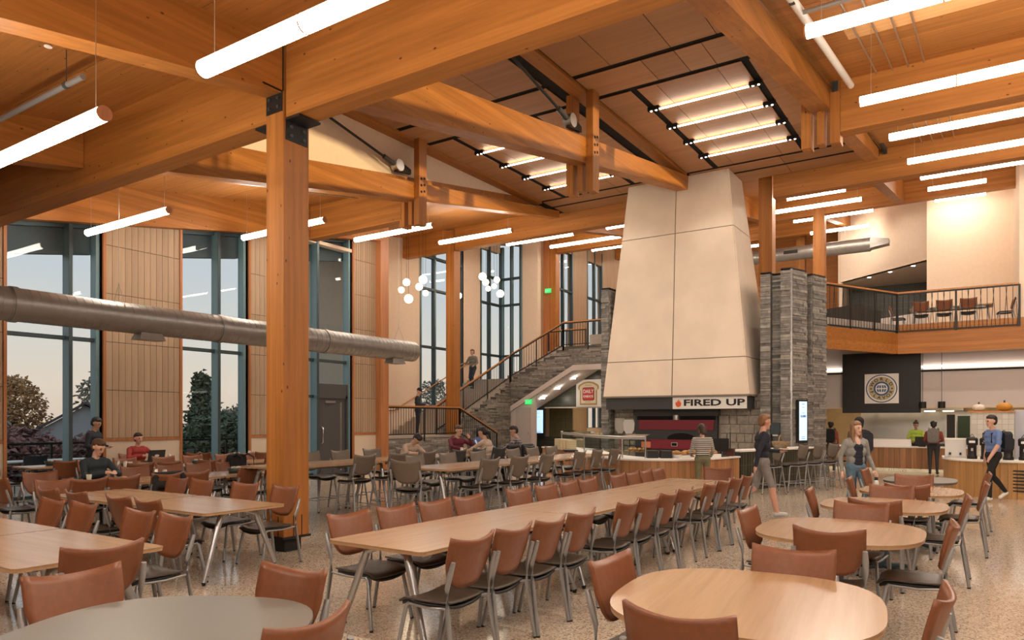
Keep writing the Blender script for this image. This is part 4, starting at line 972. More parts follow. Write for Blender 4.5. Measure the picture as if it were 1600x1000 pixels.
screen('menu_screen', 'tall lit menu screen beside the bakery tiles', (29.42, 17.78, 1.55), .66, 1.25, -1, 0, '', lines=True)
pv = Vector(fl(.22)); screen('wall_screen', 'tall black wall screen showing CLOSED on the stone pier', (pv.x+nrm.x*.05, pv.y+nrm.y*.05, 1.62), .46, 1.16, nrm.x, nrm.y, 'CLOSED', bz=.045)
def exit_sign(label, loc, nx, ny):
    t = thing('exit_sign', label, 'sign', loc, 0, 'green exit signs'); M0 = face_mx((0, 0, 0), nx, ny)
    MB().prism(rounded(.16, .10, .02), 0, .05, M0).build('case', m_exit, t)
    lettering('EXIT', .13, m_wpaint, t, face_mx(Vector((nx, ny, 0))*.052, nx, ny))
exit_sign('green exit sign over the bakery door', (27.0, 16.85, 2.45), -1, 0)
exit_sign('green exit sign high on the timber panel of upper landing', (30.0, 17.6, 7.9), -1, 0)
# ---- food counters: curved front faced with upright boards
def smooth_line(pts, step=.13):
    P = [Vector((*p, 0)) for p in pts]; out = []
    for i in range(len(P)-1):
        p0, p1, p2, p3 = P[max(i-1, 0)], P[i], P[i+1], P[min(i+2, len(P)-1)]; n = max(2, int((p2-p1).length/.04))
        for k in range(n):
            t_ = k/n; out.append(.5*((2*p1)+(p2-p0)*t_+(2*p0-5*p1+4*p2-p3)*t_*t_+(3*p1-p0-3*p2+p3)*t_**3))
    out.append(P[-1]); res = [out[0]]; acc = 0
    for a, b in zip(out[:-1], out[1:]):
        acc += (b-a).length
        if acc >= step: res.append(b); acc = 0
    return res
def counter(label, pts, h, depth, mat_front, toe=None, top=m_wpaint, name='food_counter', boards=True, step=.13, th=.035):
    L_ = smooth_line(pts, step); t = thing(name, label, 'counter', tuple(L_[0])); o0 = L_[0]
    def nrm2(i):
        d_ = (L_[min(i+1, len(L_)-1)]-L_[max(i-1, 0)]).normalized(); return Vector((-d_.y, d_.x, 0))
    N = [nrm2(i) for i in range(len(L_))]
    z0 = .1 if toe else 0
    for i in range(len(L_)-1):
        a, b = L_[i]-o0, L_[i+1]-o0; g = (b-a)*.02
        lo = [a+g, b-g, b-g+N[i+1]*.03, a+g+N[i]*.03]
        MB().hexa([p+Vector((0, 0, z0)) for p in lo], [p+Vector((0, 0, h-th)) for p in lo]).build('front_board', mat_front, t)
    n = len(L_); body = MB(); ft = [p-o0+N[i]*.035 for i, p in enumerate(L_)]; bk = [p-o0+N[i]*depth for i, p in enumerate(L_)]
    for mb_, lo_, hi_, e_ in ((body, 0, h-th, .0), ):
        for i in range(n-1): mb_.hexa([ft[i]+Vector((0, 0, lo_)), ft[i+1]+Vector((0, 0, lo_)), bk[i+1]+Vector((0, 0, lo_)), bk[i]+Vector((0, 0, lo_))], [ft[i]+Vector((0, 0, hi_)), ft[i+1]+Vector((0, 0, hi_)), bk[i+1]+Vector((0, 0, hi_)), bk[i]+Vector((0, 0, hi_))])
    body.build('counter_body', m_char, t)
    tp = MB(); f2_ = [p-o0-N[i]*.03 for i, p in enumerate(L_)]; V = []
    for i in range(n): V += [f2_[i]+Vector((0, 0, h-th)), f2_[i]+Vector((0, 0, h)), bk[i]+Vector((0, 0, h)), bk[i]+Vector((0, 0, h-th))]
    F = []
    for i in range(n-1):
        for k in range(4): F.append((4*i+k, 4*i+(k+1) % 4, 4*i+4+(k+1) % 4, 4*i+4+k))
    F += [(3, 2, 1, 0), tuple(4*(n-1)+k for k in range(4))]
    tp.add(V, [f[::-1] for f in F]); tp.build('worktop', top, t)
    if toe:
        for i in range(0, n-1): pass
        q = MB()
        for i in range(n-1): q.hexa([ft[i]+Vector((0, 0, .0)), ft[i+1]+Vector((0, 0, .0)), ft[i+1]+N[i+1]*.01, ft[i]+N[i]*.01], [ft[i]+Vector((0, 0, .1)), ft[i+1]+Vector((0, 0, .1)), ft[i+1]+N[i+1]*.01+Vector((0, 0, .1)), ft[i]+N[i]*.01+Vector((0, 0, .1))])
        q.build('lit_toe_kick', toe, t)
    return t, L_, N
m_toe = emis('toe_kick_glow', (1, .75, .45), .5)
fc = [(19.4, 11.6), (18.0, 9.9), (16.4, 8.75), (15.2, 7.75), (14.52, 6.80), (14.42, 6.1), (14.80, 5.45), (15.45, 5.05), (16.86, 4.74)]
counter('curved wood faced food counter in front of the oven', fc, .82, .85, m_slat)
bar = [(16.9, 4.72), (17.7, 4.45), (18.9, 4.02), (20.25, 3.66)]
counter('dark tiled bar counter with white top by the stone pier', bar, .95, .5, m_gtile, None, m_wpaint, 'bar_counter', True, .3)
counter('wood faced serving counter below the WORLD FLAVOR panel', [(26.1, 4.6), (26.1, 2.0), (26.1, -2.6)], .80, .8, m_slat, m_toe, m_wpaint, 'serving_counter')
m_oakb = wood('honey_oak_counter', (.50, .28, .11), 2, .2, None, 2, 0, .45, 1, .15)
counter('curved honey oak beverage counter at right edge', [(20.3, .80), (19.2, .72), (18.55, .40), (18.3, -.2), (18.35, -.8), (18.6, -2.6)], .80, .9, m_oakb, None, m_wpaint, 'beverage_counter')
vg = thing('counter_vent', 'black louvre vent in the beverage counter front', 'vent', (18.33, -.62, .4))
for k in range(7): MB().box((-.02, -.32, -.24+k*.07), (.0, .30, -.21+k*.07)).build('louvre', m_black, vg)
# sneeze guard over the left part of the food counter
gl = thing('sneeze_guard', 'glass sneeze guard with steel tube over the food counter', 'sneeze guard', (14.9, 6.6, .82))
gp = [(18.6, 10.45), (17.35, 9.3), (16.2, 8.45), (15.25, 7.55), (14.78, 6.75), (14.78, 6.2)]
GP = [Vector((x-14.9, y-6.6, 0)) for x, y in gp]
MB().tube([p+Vector((0, 0, .45)) for p in GP], .035, 10).build('steel_tube', m_steel, gl)
for p in (GP[0], GP[2], GP[4], GP[5]): MB().cyl(p, p+Vector((0, 0, .48)), .018, n=8).build('post', m_steel, gl)
for a, b in zip(GP[:-1], GP[1:]):
    n = Vector((-(b-a).y, (b-a).x, 0)).normalized()*.005
    MB().hexa([a-n+Vector((0, 0, .1)), b-n+Vector((0, 0, .1)), b+n+Vector((0, 0, .1)), a+n+Vector((0, 0, .1))], [a-n+Vector((0, 0, .44)), b-n+Vector((0, 0, .44)), b+n+Vector((0, 0, .44)), a+n+Vector((0, 0, .44))]).build('glass_pane', m_clear, gl)
    w_ = n.normalized()*-.35
    MB().hexa([a+Vector((0, 0, .485)), b+Vector((0, 0, .485)), b-w_+Vector((0, 0, .52)), a-w_+Vector((0, 0, .52))], [a+Vector((0, 0, .493)), b+Vector((0, 0, .493)), b-w_+Vector((0, 0, .528)), a-w_+Vector((0, 0, .528))]).build('glass_shelf', m_clear, gl)
# ---- gallery floor, fascia, railing
GZ = 4.86
gal = struct('gallery_floor', MB().prism([(23.95, 4.10), (27.3, 2.45), (27.3, -12), (46, -12), (46, 12.4), (29.7, 12.4), (24.2, 12.4)], 4.5, GZ), m_tread)
def fascia(a, b, z0, z1, w=.2):
    a = Vector((*a, 0)); b = Vector((*b, 0)); u = (b-a).normalized(); s = Vector((-u.y, u.x, 0))*w
    lo = [a, b, b+s, a+s]
    return MB().hexa([p+Vector((0, 0, z0)) for p in lo][::1], [p+Vector((0, 0, z1)) for p in lo][::1])
fascia((23.86, 4.06), (27.2, 2.38), 3.87, 4.56).build('fascia_timber', m_gx, gal); fascia((27.2, 2.38), (27.2, -12), 3.87, 4.56).build('fascia_timber', m_gy, gal)
fascia((24.0, 4.16), (27.28, 2.5), 4.56, 4.84).build('fascia_upstand', m_gx, gal); fascia((27.28, 2.5), (27.28, -12), 4.56, 4.84).build('fascia_upstand', m_gy, gal)
railing('gallery railing with slanting steel rods, angled stretch by the pier', [(23.9, 4.08, GZ), (27.22, 2.40, GZ)], 'gallery railings', 1.2, .14, 1.07, None, True, .32)
railing('gallery railing with slanting steel rods, straight stretch at right', [(27.22, 2.40, GZ), (27.22, -.95, GZ)], 'gallery railings', 1.5, .11, 1.07, None, True, .32)
# upper walls
struct('wall_gallery_side', MB().box((27.4, -1.1, GZ), (33.0, -.95, zD(33))), m_white)
struct('wall_gallery_mid', MB().box((33.0, -.95, GZ), (33.2, 1.87, zD(33))), m_white)
MB().prism([(38.3, 5.85), (34.75, 1.87), (34.95, 1.75), (38.5, 5.70)], 8.40, 12.4).build('wall_gallery_upper', m_white, kind='structure')
sf = struct('ceiling_gallery', MB().prism([(38.3, 5.80), (34.75, 1.87), (44, 1.87), (44, 5.80)], 8.40, 8.5), m_white)
for k in range(3): MB().cyl((35.9+k*.9, 2.55+k*.98, 8.385), (35.9+k*.9, 2.55+k*.98, 8.4), .07, n=12).build('downlight', m_led, sf)
struct('wall_gallery_tiles', MB().box((40.5, 1.8, GZ), (40.7, 6.2, 8.5)), m_gtile)
MB().box((38.6, 5.8, GZ), (46, 6.0, 12)).build('wall_gallery_left', m_white, kind='structure')
struct('wall_gallery_back', MB().box((45.8, -12, 0), (46, 18, 13)), m_deck)
struct('wall_gallery_low', MB().prism([(37, 5.7), (34.4, 1.9), (34.5, 1.8), (37.1, 5.6)], GZ, GZ+1.3), m_grayw)
# gallery furniture
rect_table(29.55, .95, 2.5, .95, PI/2, 'oak table up on the gallery behind the railing', 'gallery furniture').location.z = GZ
for k, y in enumerate((1.80, 1.12, .42)): chair_at('rust', 28.75, y, -PI/2+jit(.1), 'rust brown chair, %s from left at the gallery table' % ORD[k], 'gallery furniture', GZ)
chair_at('rust', 29.4, -.62, .1, 'rust brown chair at the right head of gallery table', 'gallery furniture', GZ)
chair_at('rust', 29.3, 2.55, PI, 'rust brown chair at the left head of gallery table', 'gallery furniture', GZ)
sf_ = thing('lounge_sofa', 'dark low sofa on the gallery behind the angled railing', 'sofa', (28.2, 4.2, GZ), -.5)
m_sofa = plain('charcoal_upholstery', (.045, .04, .035), .8)
MB().box((-.4, -1.1, .12), (.4, 1.1, .42)).build('seat', m_sofa, sf_); MB().box((-.52, -1.1, .12), (-.36, 1.1, .8)).build('backrest', m_sofa, sf_)
for s in (-1, 1):
    MB().box((-.5, s*1.1-.08, .12), (.4, s*1.1+.08, .6)).build('armrest', m_sofa, sf_)
    for q in (-.4, .3): MB().cyl((q, s*1.0, 0), (q, s*1.0, .12), .02, n=8).build('leg', m_black, sf_)
# ---- kitchen under the gallery
bh = struct('wall_bulkhead', MB().box((28.15, -12, 2.12), (28.3, 9, 4.5)), m_grayw)
MB().box((28.05, 4.25, 3.43), (28.15, 9, 3.50)).build('light_cove', m_cove, bh); MB().box((28.05, -12, 3.43), (28.15, 1.75, 3.50)).build('light_cove', m_cove, bh)
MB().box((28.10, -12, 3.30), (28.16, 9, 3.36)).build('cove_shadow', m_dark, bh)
MB().box((28.1, -12, 2.06), (28.3, 9, 2.13)).build('bulkhead_trim', m_cream, bh)
struct('wall_kitchen', MB().box((33.2, -12, 0), (33.4, 9, 4.5)), plain('kitchen_tan_tile', (.42, .30, .16), .5, noise=.08, nscale=3))
struct('ceiling_kitchen', MB().box((28.3, -12, 2.75), (33.3, 9, 2.8)), m_cream)
for k, y in enumerate((4.6, 2.6, .6, -1.4)):
    t = thing('kitchen_lamp', '%s glowing kitchen ceiling lamp from the left behind serving counter' % ORD[k], 'lamp', (30.6, y, 2.75), 0, 'kitchen ceiling lamps'); MB().box((-1.4, -.25, -.05), (1.4, .25, 0)).build('diffuser', m_glow, t)
    MB().box((-1.44, -.29, -.03), (1.44, .29, .0)).build('rim', m_cream, t)
sb = thing('kitchen_backsplash', 'brushed steel extraction hood and backsplash behind serving counter', 'hood', (32.6, 2.6, 0))
MB().box((0, -2.0, .9), (.1, 1.6, 2.0)).build('backsplash', m_steel, sb); MB().box((-1.4, -2.0, 2.0), (.2, 1.6, 2.3)).build('canopy', m_steel, sb)
for k in range(6): MB().box((-1.38, -1.7+k*.6, 1.97), (-1.25, -1.35+k*.6, 2.0)).build('canopy_light', m_glow, sb)
for k, (x, y, lab) in enumerate(((32.0, 3.0, 'left'), (32.0, 1.0, 'right'))):
    t = thing('cooking_range', lab+' steel cooking range behind the serving counter', 'range', (x, y, 0), 0, 'kitchen ranges'); MB().box((-.4, -.8, 0), (.4, .8, .9)).build("body", m_steel, t); MB().box((-.42, -.7, .3), (-.4, .7, .75)).build('door', m_char, t)
    for s in (-.5, 0, .5): MB().cyl((-.43, s, .82), (-.40, s, .82), .03, n=8).build('knob', m_black, t)
co = thing('combi_oven', 'tall steel combi oven with dark glass door', 'oven', (31.2, .55, 0))
MB().box((-.4, -.75, .7), (.4, .6, 1.95)).build('body', m_steel, co); MB().box((-.42, -.65, .85), (-.4, .22, 1.8)).build('glass_door', plain('oven_glass', (.03, .05, .035), .1), co); MB().box((-.42, .3, .8), (-.4, .56, 1.85)).build('control_panel', m_black, co); MB().box((-.4, -.7, 0), (.4, .55, .68)).build('stand', m_steel, co)
MB().cyl((-.46, .24, 1.0), (-.46, .24, 1.6), .015, n=8).build('door_handle', m_steel, co)
wp = thing('world_flavor_panel', 'black hanging panel with round WORLD FLAVOR emblem', 'sign', (28.0, 2.98, 1.9))
MB().box((-.06, -1.22, 0), (.06, 1.22, 2.1)).build('panel', m_blk, wp)
MB().box((-.075, -.56, .33), (-.06, .50, 1.36)).build('sign_board', m_wpaint, wp)
cy, cz = -.03, .845; m_navy = plain('emblem_blue', (.03, .09, .22), .5); m_sand = plain('emblem_sand', (.50, .42, .26), .6)
def ring(r0, r1, mat, nm, xo):
    n = 40; V = []
    for i in range(n):
        a = 2*PI*i/n
        for r in (r0, r1): V += [(-xo, cy+r*math.cos(a), cz+r*math.sin(a))]
    F = [(2*i, 2*i+1, (2*i+3) % (2*n), (2*i+2) % (2*n)) for i in range(n)]
    V2 = [(x+.003, y, z) for x, y, z in V]; K = len(V)
    F += [tuple(K+q for q in f[::-1]) for f in F]
    MB().add(V+V2, F).build(nm, mat, wp)
ring(.455, .49, m_navy, 'outer_ring', .078); ring(.24, .41, m_sand, 'letter_band', .078); ring(.19, .245, m_navy, 'inner_ring', .079)
def arc_letter(ch, a, flip):
    r = .325; y = cy-r*math.sin(a); z = cz+r*math.cos(a)
    M = face_mx((-.08, y, z)) @ Matrix.Rotation(-a if not flip else PI-a, 4, 'Z')
    lettering(ch, .15, m_black, wp, M, 1.1, .003, 'letter')
for i, ch in enumerate('WORLD'): arc_letter(ch, math.radians(-62+31*i), False)
for i, ch in enumerate('FLAVOR'): arc_letter(ch, math.radians(180+68-27.2*i), True)
for s in (-1, 1): MB().cyl((-.078, cy+s*.325, cz), (-.082, cy+s*.325, cz), .026, n=10).build('dot', m_black, wp)
ring(0, .18, m_wpaint, 'globe_disc', .0785)
for k in (-.125, -.045, .045, .125):
    for s in (-1, 1):
        q = [(k-.026 if k > 0 else k-.030, s*.02), (k+.030 if k > 0 else k+.026, s*.02), (k*.75+.022, s*.115), (k*.75-.022, s*.115)]
        q = q if s > 0 else q[::-1]
        MB().prism(q, 0, .004, face_mx((-.079, cy, cz))).build('globe_segment', m_navy, wp)
# tiled block with pumpkins behind the beverage counter
tb = thing('tiled_block', 'white tiled block with oak ledge behind the beverage counter', 'partition', (20.0, -.25, 0))
MB().box((0, -.35, 0), (.9, .50, 1.83)).build('tiled_body', m_wtile, tb); MB().box((-.03, -.38, 1.83), (.93, .53, 1.87)).build('ledge', m_rail, tb)
struct('wall_beverage', MB().box((20.5, -8, 0), (20.6, -.62, 1.9)), plain('pale_blue_tile', (.50, .52, .60), .4, noise=.03))
def pumpkin(loc, r, col, label):
    t = thing('pumpkin', label, 'pumpkin', loc, 0, 'pumpkins on the tiled block'); mt = plain(label[:12]+'_skin', col, .5, noise=.08); V = []; F = []; nu, nv = 48, 12
    for j in range(nv+1):
        a = PI*j/nv
        for i in range(nu):
            b = 2*PI*i/nu; rr = r*(1+.07*abs(math.cos(b*5))-.05)*math.sin(a)**.8; V.append((rr*math.cos(b), rr*math.sin(b), r*.62-math.cos(a)*r*.62*(1-.12*math.sin(a)**8)-.08*r*(j == nv)))
    for j in range(nv):
        for i in range(nu): F.append((j*nu+i, j*nu+(i+1) % nu, (j+1)*nu+(i+1) % nu, (j+1)*nu+i))
    MB().add(V, F, True).build('body', mt, t); MB().tube([(0, 0, r*1.15), (.01, 0, r*1.35), (.04, 0, r*1.5)], [.03, .018, .02], 7).build('stem', m_bark, t)
pumpkin((20.25, .08, 1.87), .135, (.72, .66, .56), 'white pumpkin on the tiled block')
pumpkin((20.25, -.42, 1.87), .16, (.55, .27, .04), 'orange pumpkin on the tiled block')
# ================================================================== PEOPLE
def cap_mesh(mb, p, q, r0, r1, n=12):
    p = Vector(p); q = Vector(q)
    if (q-p).length > 1e-4: mb.cyl(p, q, r0, r1, n, True)
    mb.ball(p, r0, n, 8); mb.ball(q, r1, n, 8)
def remesh(mb, voxel, smooth=4):
    me = mb.mesh('tmp_body', []); o = bpy.data.objects.new('tmp_body', me); COL.objects.link(o)
    m = o.modifiers.new('r', 'REMESH'); m.mode = 'VOXEL'; m.voxel_size = voxel
    s = o.modifiers.new('s', 'SMOOTH'); s.factor = .5; s.iterations = smooth
    out = bpy.data.meshes.new_from_object(o.evaluated_get(bpy.context.evaluated_depsgraph_get()))
    bpy.data.objects.remove(o); bpy.data.meshes.remove(me)
    out.polygons.foreach_set('use_smooth', [True]*len(out.polygons)); return out
def cap_dist(C, caps):
    """distance of points C (n,3) from each tapered capsule surface"""
    out = np.empty((len(caps), len(C)))
    for k, (p, q, r0, r1, _) in enumerate(caps):
        p = np.array(p); q = np.array(q); d_ = q-p; L2 = max(d_ @ d_, 1e-9)
        t_ = np.clip(((C-p) @ d_)/L2, 0, 1); out[k] = np.linalg.norm(C-p-np.outer(t_, d_), axis=1)-(r0+(r1-r0)*t_)
    return out
HAIRC = {}
def person(label, loc, rz, H=1.75, top=None, bottom=None, skin=(.62, .36, .25), hair=(.07, .04, .02), style='short', sit=None, lean=0.0, legs=None, arms=None, head=(0, 0), shoe=(.02, .02, .02), sleeve='long', short_pants=False, wide=1.0, group=None, hood=False, vox=.011, inner=None):
    k = H/1.75; t = thing('person', label, 'person', loc, rz, group or 'people in the hall'); caps = []
    def A(p, q, r0, r1, reg): caps.append((tuple(Vector(p)*k), tuple(Vector(q)*k), r0*k, r1*k, reg))
    pel = Vector((0, 0, .94)) if sit is None else Vector((0, -.06, (sit+.11)/k))
    R = Matrix.Rotation(-lean, 4, 'X')
    def T(x, y, z): return pel + (R @ Vector((x, y, z)))
    w = wide
    A(T(-.075*w, 0, -.01), T(.075*w, 0, -.01), .112*w, .112*w, 'bot')
    A(T(-.07*w, 0, .12), T(.07*w, 0, .12), .100*w, .100*w, 'top'); A(T(-.085*w, -.005, .26), T(.085*w, -.005, .26), .108*w, .108*w, 'top')
    A(T(-.10*w, -.012, .38), T(.10*w, -.012, .38), .100*w, .100*w, 'top'); A(T(-.13, -.012, .445), T(.13, -.012, .445), .062, .062, 'top')
    A(T(0, -.02, .46), T(0, .0, .57), .053, .050, 'skin')
    if inner:
        for zz in (.06, .12, .18, .24, .30, .35): A(T(-.04, .050, zz), T(.04, .050, zz), .062, .062, 'inner')
        A(T(0, .050, .41), T(0, .03, .47), .048, .042, 'skin')
    if hood: A(T(-.06, -.085, .47), T(.06, -.085, .47), .06, .06, 'top')
    hp = T(0, .012, .60); yaw, pit = head; HR = Matrix.Rotation(yaw, 4, 'Z') @ R @ Matrix.Rotation(-pit, 4, 'X')
    def HD(x, y, z): return hp + (HR @ Vector((x, y, z)))
    A(HD(0, .005, .085), HD(0, -.015, .105), .083, .088, 'skin'); A(HD(0, .030, .01), HD(0, .028, .07), .050, .064, 'skin')
    A(HD(0, .085, .045), HD(0, .092, .038), .013, .016, 'skin'); A(HD(0, .083, .075), HD(0, .088, .045), .010, .013, 'skin')
    A(HD(-.018, .076, .004), HD(.018, .076, .004), .009, .009, 'lip'); A(HD(0, .062, -.035), HD(0, .058, -.02), .022, .03, 'skin')
    for s in (-1, 1):
        A(HD(s*.03, .080, .070), HD(s*.034, .079, .070), .0085, .0085, 'eye'); A(HD(s*.018, .084, .090), HD(s*.045, .078, .092), .006, .006, 'brow')
        A(HD(s*.084, -.01, .05), HD(s*.086, -.014, .075), .013, .018, 'skin')
    # arms
    for i, s in enumerate((-1, 1)):
        sh = T(s*.185*w, -.01, .43); a = (arms[i] if arms else None)
        el = Vector(a[0]) if a else sh+Vector((s*.05, -.03, -.28)); wr = Vector(a[1]) if a else el+Vector((s*.005, .09, -.235))
        A(sh, el, .056*w, .044, 'top'); A(el, wr, .044, .032, 'top' if sleeve == 'long' else 'skin')
        d_ = (wr-el).normalized(); d2 = (Vector(a[2])-wr).normalized() if a and len(a) > 2 else d_
        pl_ = wr+d2*.055; A(wr, pl_, .028, .030, 'skin')
        sd = d2.cross(Vector((0, 0, 1)) if abs(d2.z) < .8 else Vector((0, 1, 0))).normalized(); pn = sd.cross(d2)
        curl = pn*-.35 if pn.z > 0 else pn*.35
        for f, (o_, l_) in enumerate(((-.030, .062), (-.010, .075), (.011, .070), (.030, .055))):
            b0 = pl_+sd*o_+d2*.012; b1 = b0+d2*l_*.5; b2 = b1+(d2+curl*1.6).normalized()*l_*.5
            A(b0, b1, .0095, .009, 'skin'); A(b1, b2, .009, .0075, 'skin')
        th = wr+d2*.02+sd*.026*(-s); A(th, th+(d2*.7+sd*(-s)*.7).normalized()*.05, .012, .009, 'skin')
    for i, s in enumerate((-1, 1)):
        hip = pel+Vector((s*.088*w, 0, -.03)); l = (legs[i] if legs else None)
        if l: kn, an = Vector(l[0]), Vector(l[1])
        elif sit is not None: kn = pel+Vector((s*.105, .43, -.02)); an = Vector((s*.11, kn.y-.04, .09/k))
        else: kn = Vector((s*.098, .015, .50)); an = Vector((s*.10, -.02, .09))
        toe = (Vector(l[2]) if l and len(l) > 2 else an+Vector((s*.02, .155, -.045)))
        A(hip, kn, .088*w, .060, 'bot'); m_ = kn+(an-kn)*.35+Vector((0, -.012, 0))
        A(kn, m_, .059, .056, 'skin' if short_pants else 'bot'); A(m_, an, .055, .040, 'skin' if short_pants else 'bot')
        A(an+Vector((0, -.02, -.035)), toe, .043, .036, 'shoe')
    mb = MB()
    for p, q, r0, r1, _ in caps: cap_mesh(mb, p, q, r0, r1, 10)
    me = remesh(mb, vox*k)
    n = len(me.polygons); C = np.empty(n*3); me.polygons.foreach_get('center', C); C = C.reshape(-1, 3)
    D = cap_dist(C, caps); reg = [c_[4] for c_ in caps]; bestk = D.argmin(0)
    names = ['skin', 'top', 'bot', 'shoe', 'lip', 'eye', 'brow', 'inner']
    mats = [plain('skin', skin, .5), top, bottom, plain('shoe', shoe, .5), plain('lips', (skin[0]*.7, skin[1]*.5, skin[2]*.5), .5), plain('eye', (.015, .012, .01), .3), plain('brow', hair, .7), inner or top]
    for m_ in mats: me.materials.append(m_)
    mi = np.array([names.index(r) for r in reg])[bestk]
    if sleeve == 'short':
        pass
    me.polygons.foreach_set('material_index', mi.astype(np.int32)); me.update()
    o = bpy.data.objects.new('body', me); COL.objects.link(o); o.parent = t
    # hair
    hb = MB(); hc = []
    def HA(p, q, r0, r1): cap_mesh(hb, Vector(HD(*p))*k, Vector(HD(*q))*k, r0*k, r1*k, 12)
    if style != 'cap':
        HA((0, -.032, .115), (0, -.002, .135), .090, .076); HA((0, -.045, .08), (0, -.05, .05), .078, .066)
        for s in (-1, 1): HA((s*.055, -.02, .10), (s*.06, -.02, .07), .036, .030); HA((s*.03, .04, .158), (s*.05, .02, .142), .026, .033)
        HA((-.02, .05, .160), (.03, .05, .160), .022, .020)
    if style == 'curly':
        rg = random.Random(len(label))
        for q in range(22): a = rg.random()*2*PI; HA((.075*math.cos(a), -.03+.06*math.sin(a), .09+.09*rg.random()), (.08*math.cos(a), -.03+.065*math.sin(a), .10+.09*rg.random()), .03, .026)
    if style == 'long':
        for s in (-1, 1): HA((s*.07, -.01, .11), (s*.085, .0, -.04), .034, .034); HA((s*.085, .0, -.04), (s*.095, .03, -.17), .034, .020)
        HA((0, -.07, .08), (0, -.085, -.12), .062, .055)
        for s in (-1, 1): HA((s*.04, -.07, 0), (s*.05, -.085, -.14), .045, .035)
    if style == 'bob':
        for s in (-1, 1): HA((s*.072, -.02, .11), (s*.078, -.02, -.03), .034, .03)
        HA((0, -.07, .09), (0, -.075, -.03), .064, .056)
    if style == 'pony': HA((0, -.10, .06), (0, -.14, .02), .035, .042); HA((0, -.14, .02), (.0, -.13, -.13), .042, .018)
    if style == 'bun': HA((0, -.05, .20), (0, -.05, .205), .045, .045)
    if style == 'hood': HA((0, -.045, .10), (0, -.05, .03), .112, .10); HA((0, -.06, .0), (0, -.04, -.04), .09, .075)
    if style == 'cap':
        HA((0, -.015, .125), (0, .01, .128), .092, .088); HA((-.03, .09, .115), (.03, .09, .115), .018, .018); HA((-.025, .13, .108), (.025, .13, .108), .012, .012)
    hm = remesh(hb, .010*k, 2); hm.materials.append(plain('hair', hair, .55, noise=.25, nscale=60, stretch=(1, 1, .2)) if style not in ('cap', 'hood') else (plain('cloth', hair, .85)))
    h_ = bpy.data.objects.new({'cap': 'cap', 'hood': 'hood'}.get(style, 'hair'), hm); COL.objects.link(h_); h_.parent = t
    return t
def cloth(name, c, n=.12): return plain(name, c, .85, noise=n, nscale=14, bump=.25)
def striped(name, c1, c2, f, plaid=False):
    m, tt, b = newmat(name); N = tt.nodes; L = tt.links; tcn = N.new('ShaderNodeTexCoord'); sp = N.new('ShaderNodeSeparateXYZ'); L.new(tcn.outputs['Object'], sp.inputs[0])
    def st(o, fr, thr):
        a = N.new('ShaderNodeMath'); a.operation = 'MULTIPLY'; a.inputs[1].default_value = fr; L.new(o, a.inputs[0])
        s = N.new('ShaderNodeMath'); s.operation = 'SINE'; L.new(a.outputs[0], s.inputs[0]); g = N.new('ShaderNodeMath'); g.operation = 'GREATER_THAN'; g.inputs[1].default_value = thr; L.new(s.outputs[0], g.inputs[0]); return g.outputs[0]
    z = st(sp.outputs[2], f, .1 if not plaid else .6); mx = N.new('ShaderNodeMix'); mx.data_type = 'RGBA'; mx.inputs[6].default_value = (*c1, 1); mx.inputs[7].default_value = (*c2, 1)
    if plaid:
        x = st(sp.outputs[0], f, .6); a = N.new('ShaderNodeMath'); a.operation = 'ADD'; L.new(x, a.inputs[0]); L.new(z, a.inputs[1]); d_ = N.new('ShaderNodeMath'); d_.operation = 'MULTIPLY'; d_.inputs[1].default_value = .5; L.new(a.outputs[0], d_.inputs[0]); L.new(d_.outputs[0], mx.inputs[0])
    else: L.new(z, mx.inputs[0])
    L.new(mx.outputs[2], b.inputs['Base Color']); b.inputs['Roughness'].default_value = .85; return m
navy = cloth('navy_cloth', (.018, .022, .035)); black = cloth('black_cloth', (.012, .012, .013)); jeans = cloth('blue_jeans', (.11, .19, .26), .2); dkjeans = cloth('dark_jeans', (.03, .045, .07), .2)
slate = cloth('dark_slate_knit', (.022, .034, .042)); redj = cloth('red_jacket', (.30, .035, .03)); maroon = cloth('maroon_hoodie', (.13, .018, .035)); cream = cloth('cream_knit', (.52, .40, .31)); lime = cloth('lime_shirt', (.36, .50, .06))
olive = cloth('olive_trousers', (.16, .15, .085)); greysh = cloth('grey_shorts', (.22, .21, .20)); heather = cloth('heather_grey_hoodie', (.27, .27, .25)); tee = cloth('blue_tee', (.12, .20, .42)); rust = cloth('rust_shirt', (.25, .055, .04)); khaki = cloth('dark_khaki', (.09, .08, .05)); sage = cloth('sage_shirt', (.19, .19, .15)); blu = cloth('blue_white_jacket', (.10, .15, .40), .5)
FR = math.radians(-146.7)     # facing picture right
FA = math.radians(-56.7)      # facing away from the camera
TBL = lambda z, x=.20, y=.34: [((-x-.07, .16, z-.02), (-x*.35, y, z+.03), (.0, y+.12, z+.02)), ((x+.07, .16, z-.02), (x*.35, y, z+.03), (.0, y+.12, z+.02))]
person('young man in dark slate sweater eating at the table row', (5.86, 11.72, 0), PI+.1, 1.80, slate, black, (.66, .40, .29), (.09, .045, .02), 'short', .45, .12, None, TBL(.80), (.25, .35))
person('man in dark jacket standing by first window looking at phone', (7.72, 15.55, 0), FR, 1.74, navy, black, (.50, .30, .21), (.02, .018, .016), 'short', None, .05, None, [((-.27, .05, 1.13), (-.12, .27, 1.10), (-.08, .36, 1.12)), ((.27, .03, 1.13), (.12, .26, 1.08), (.06, .36, 1.1))], (0, .35))
person('man in red jacket seated behind a laptop at the wall', (8.95, 16.02, 0), PI, 1.78, redj, black, (.62, .34, .25), (.025, .02, .015), 'short', .45, .05, None, TBL(.82, .24, .30), (.1, .05))
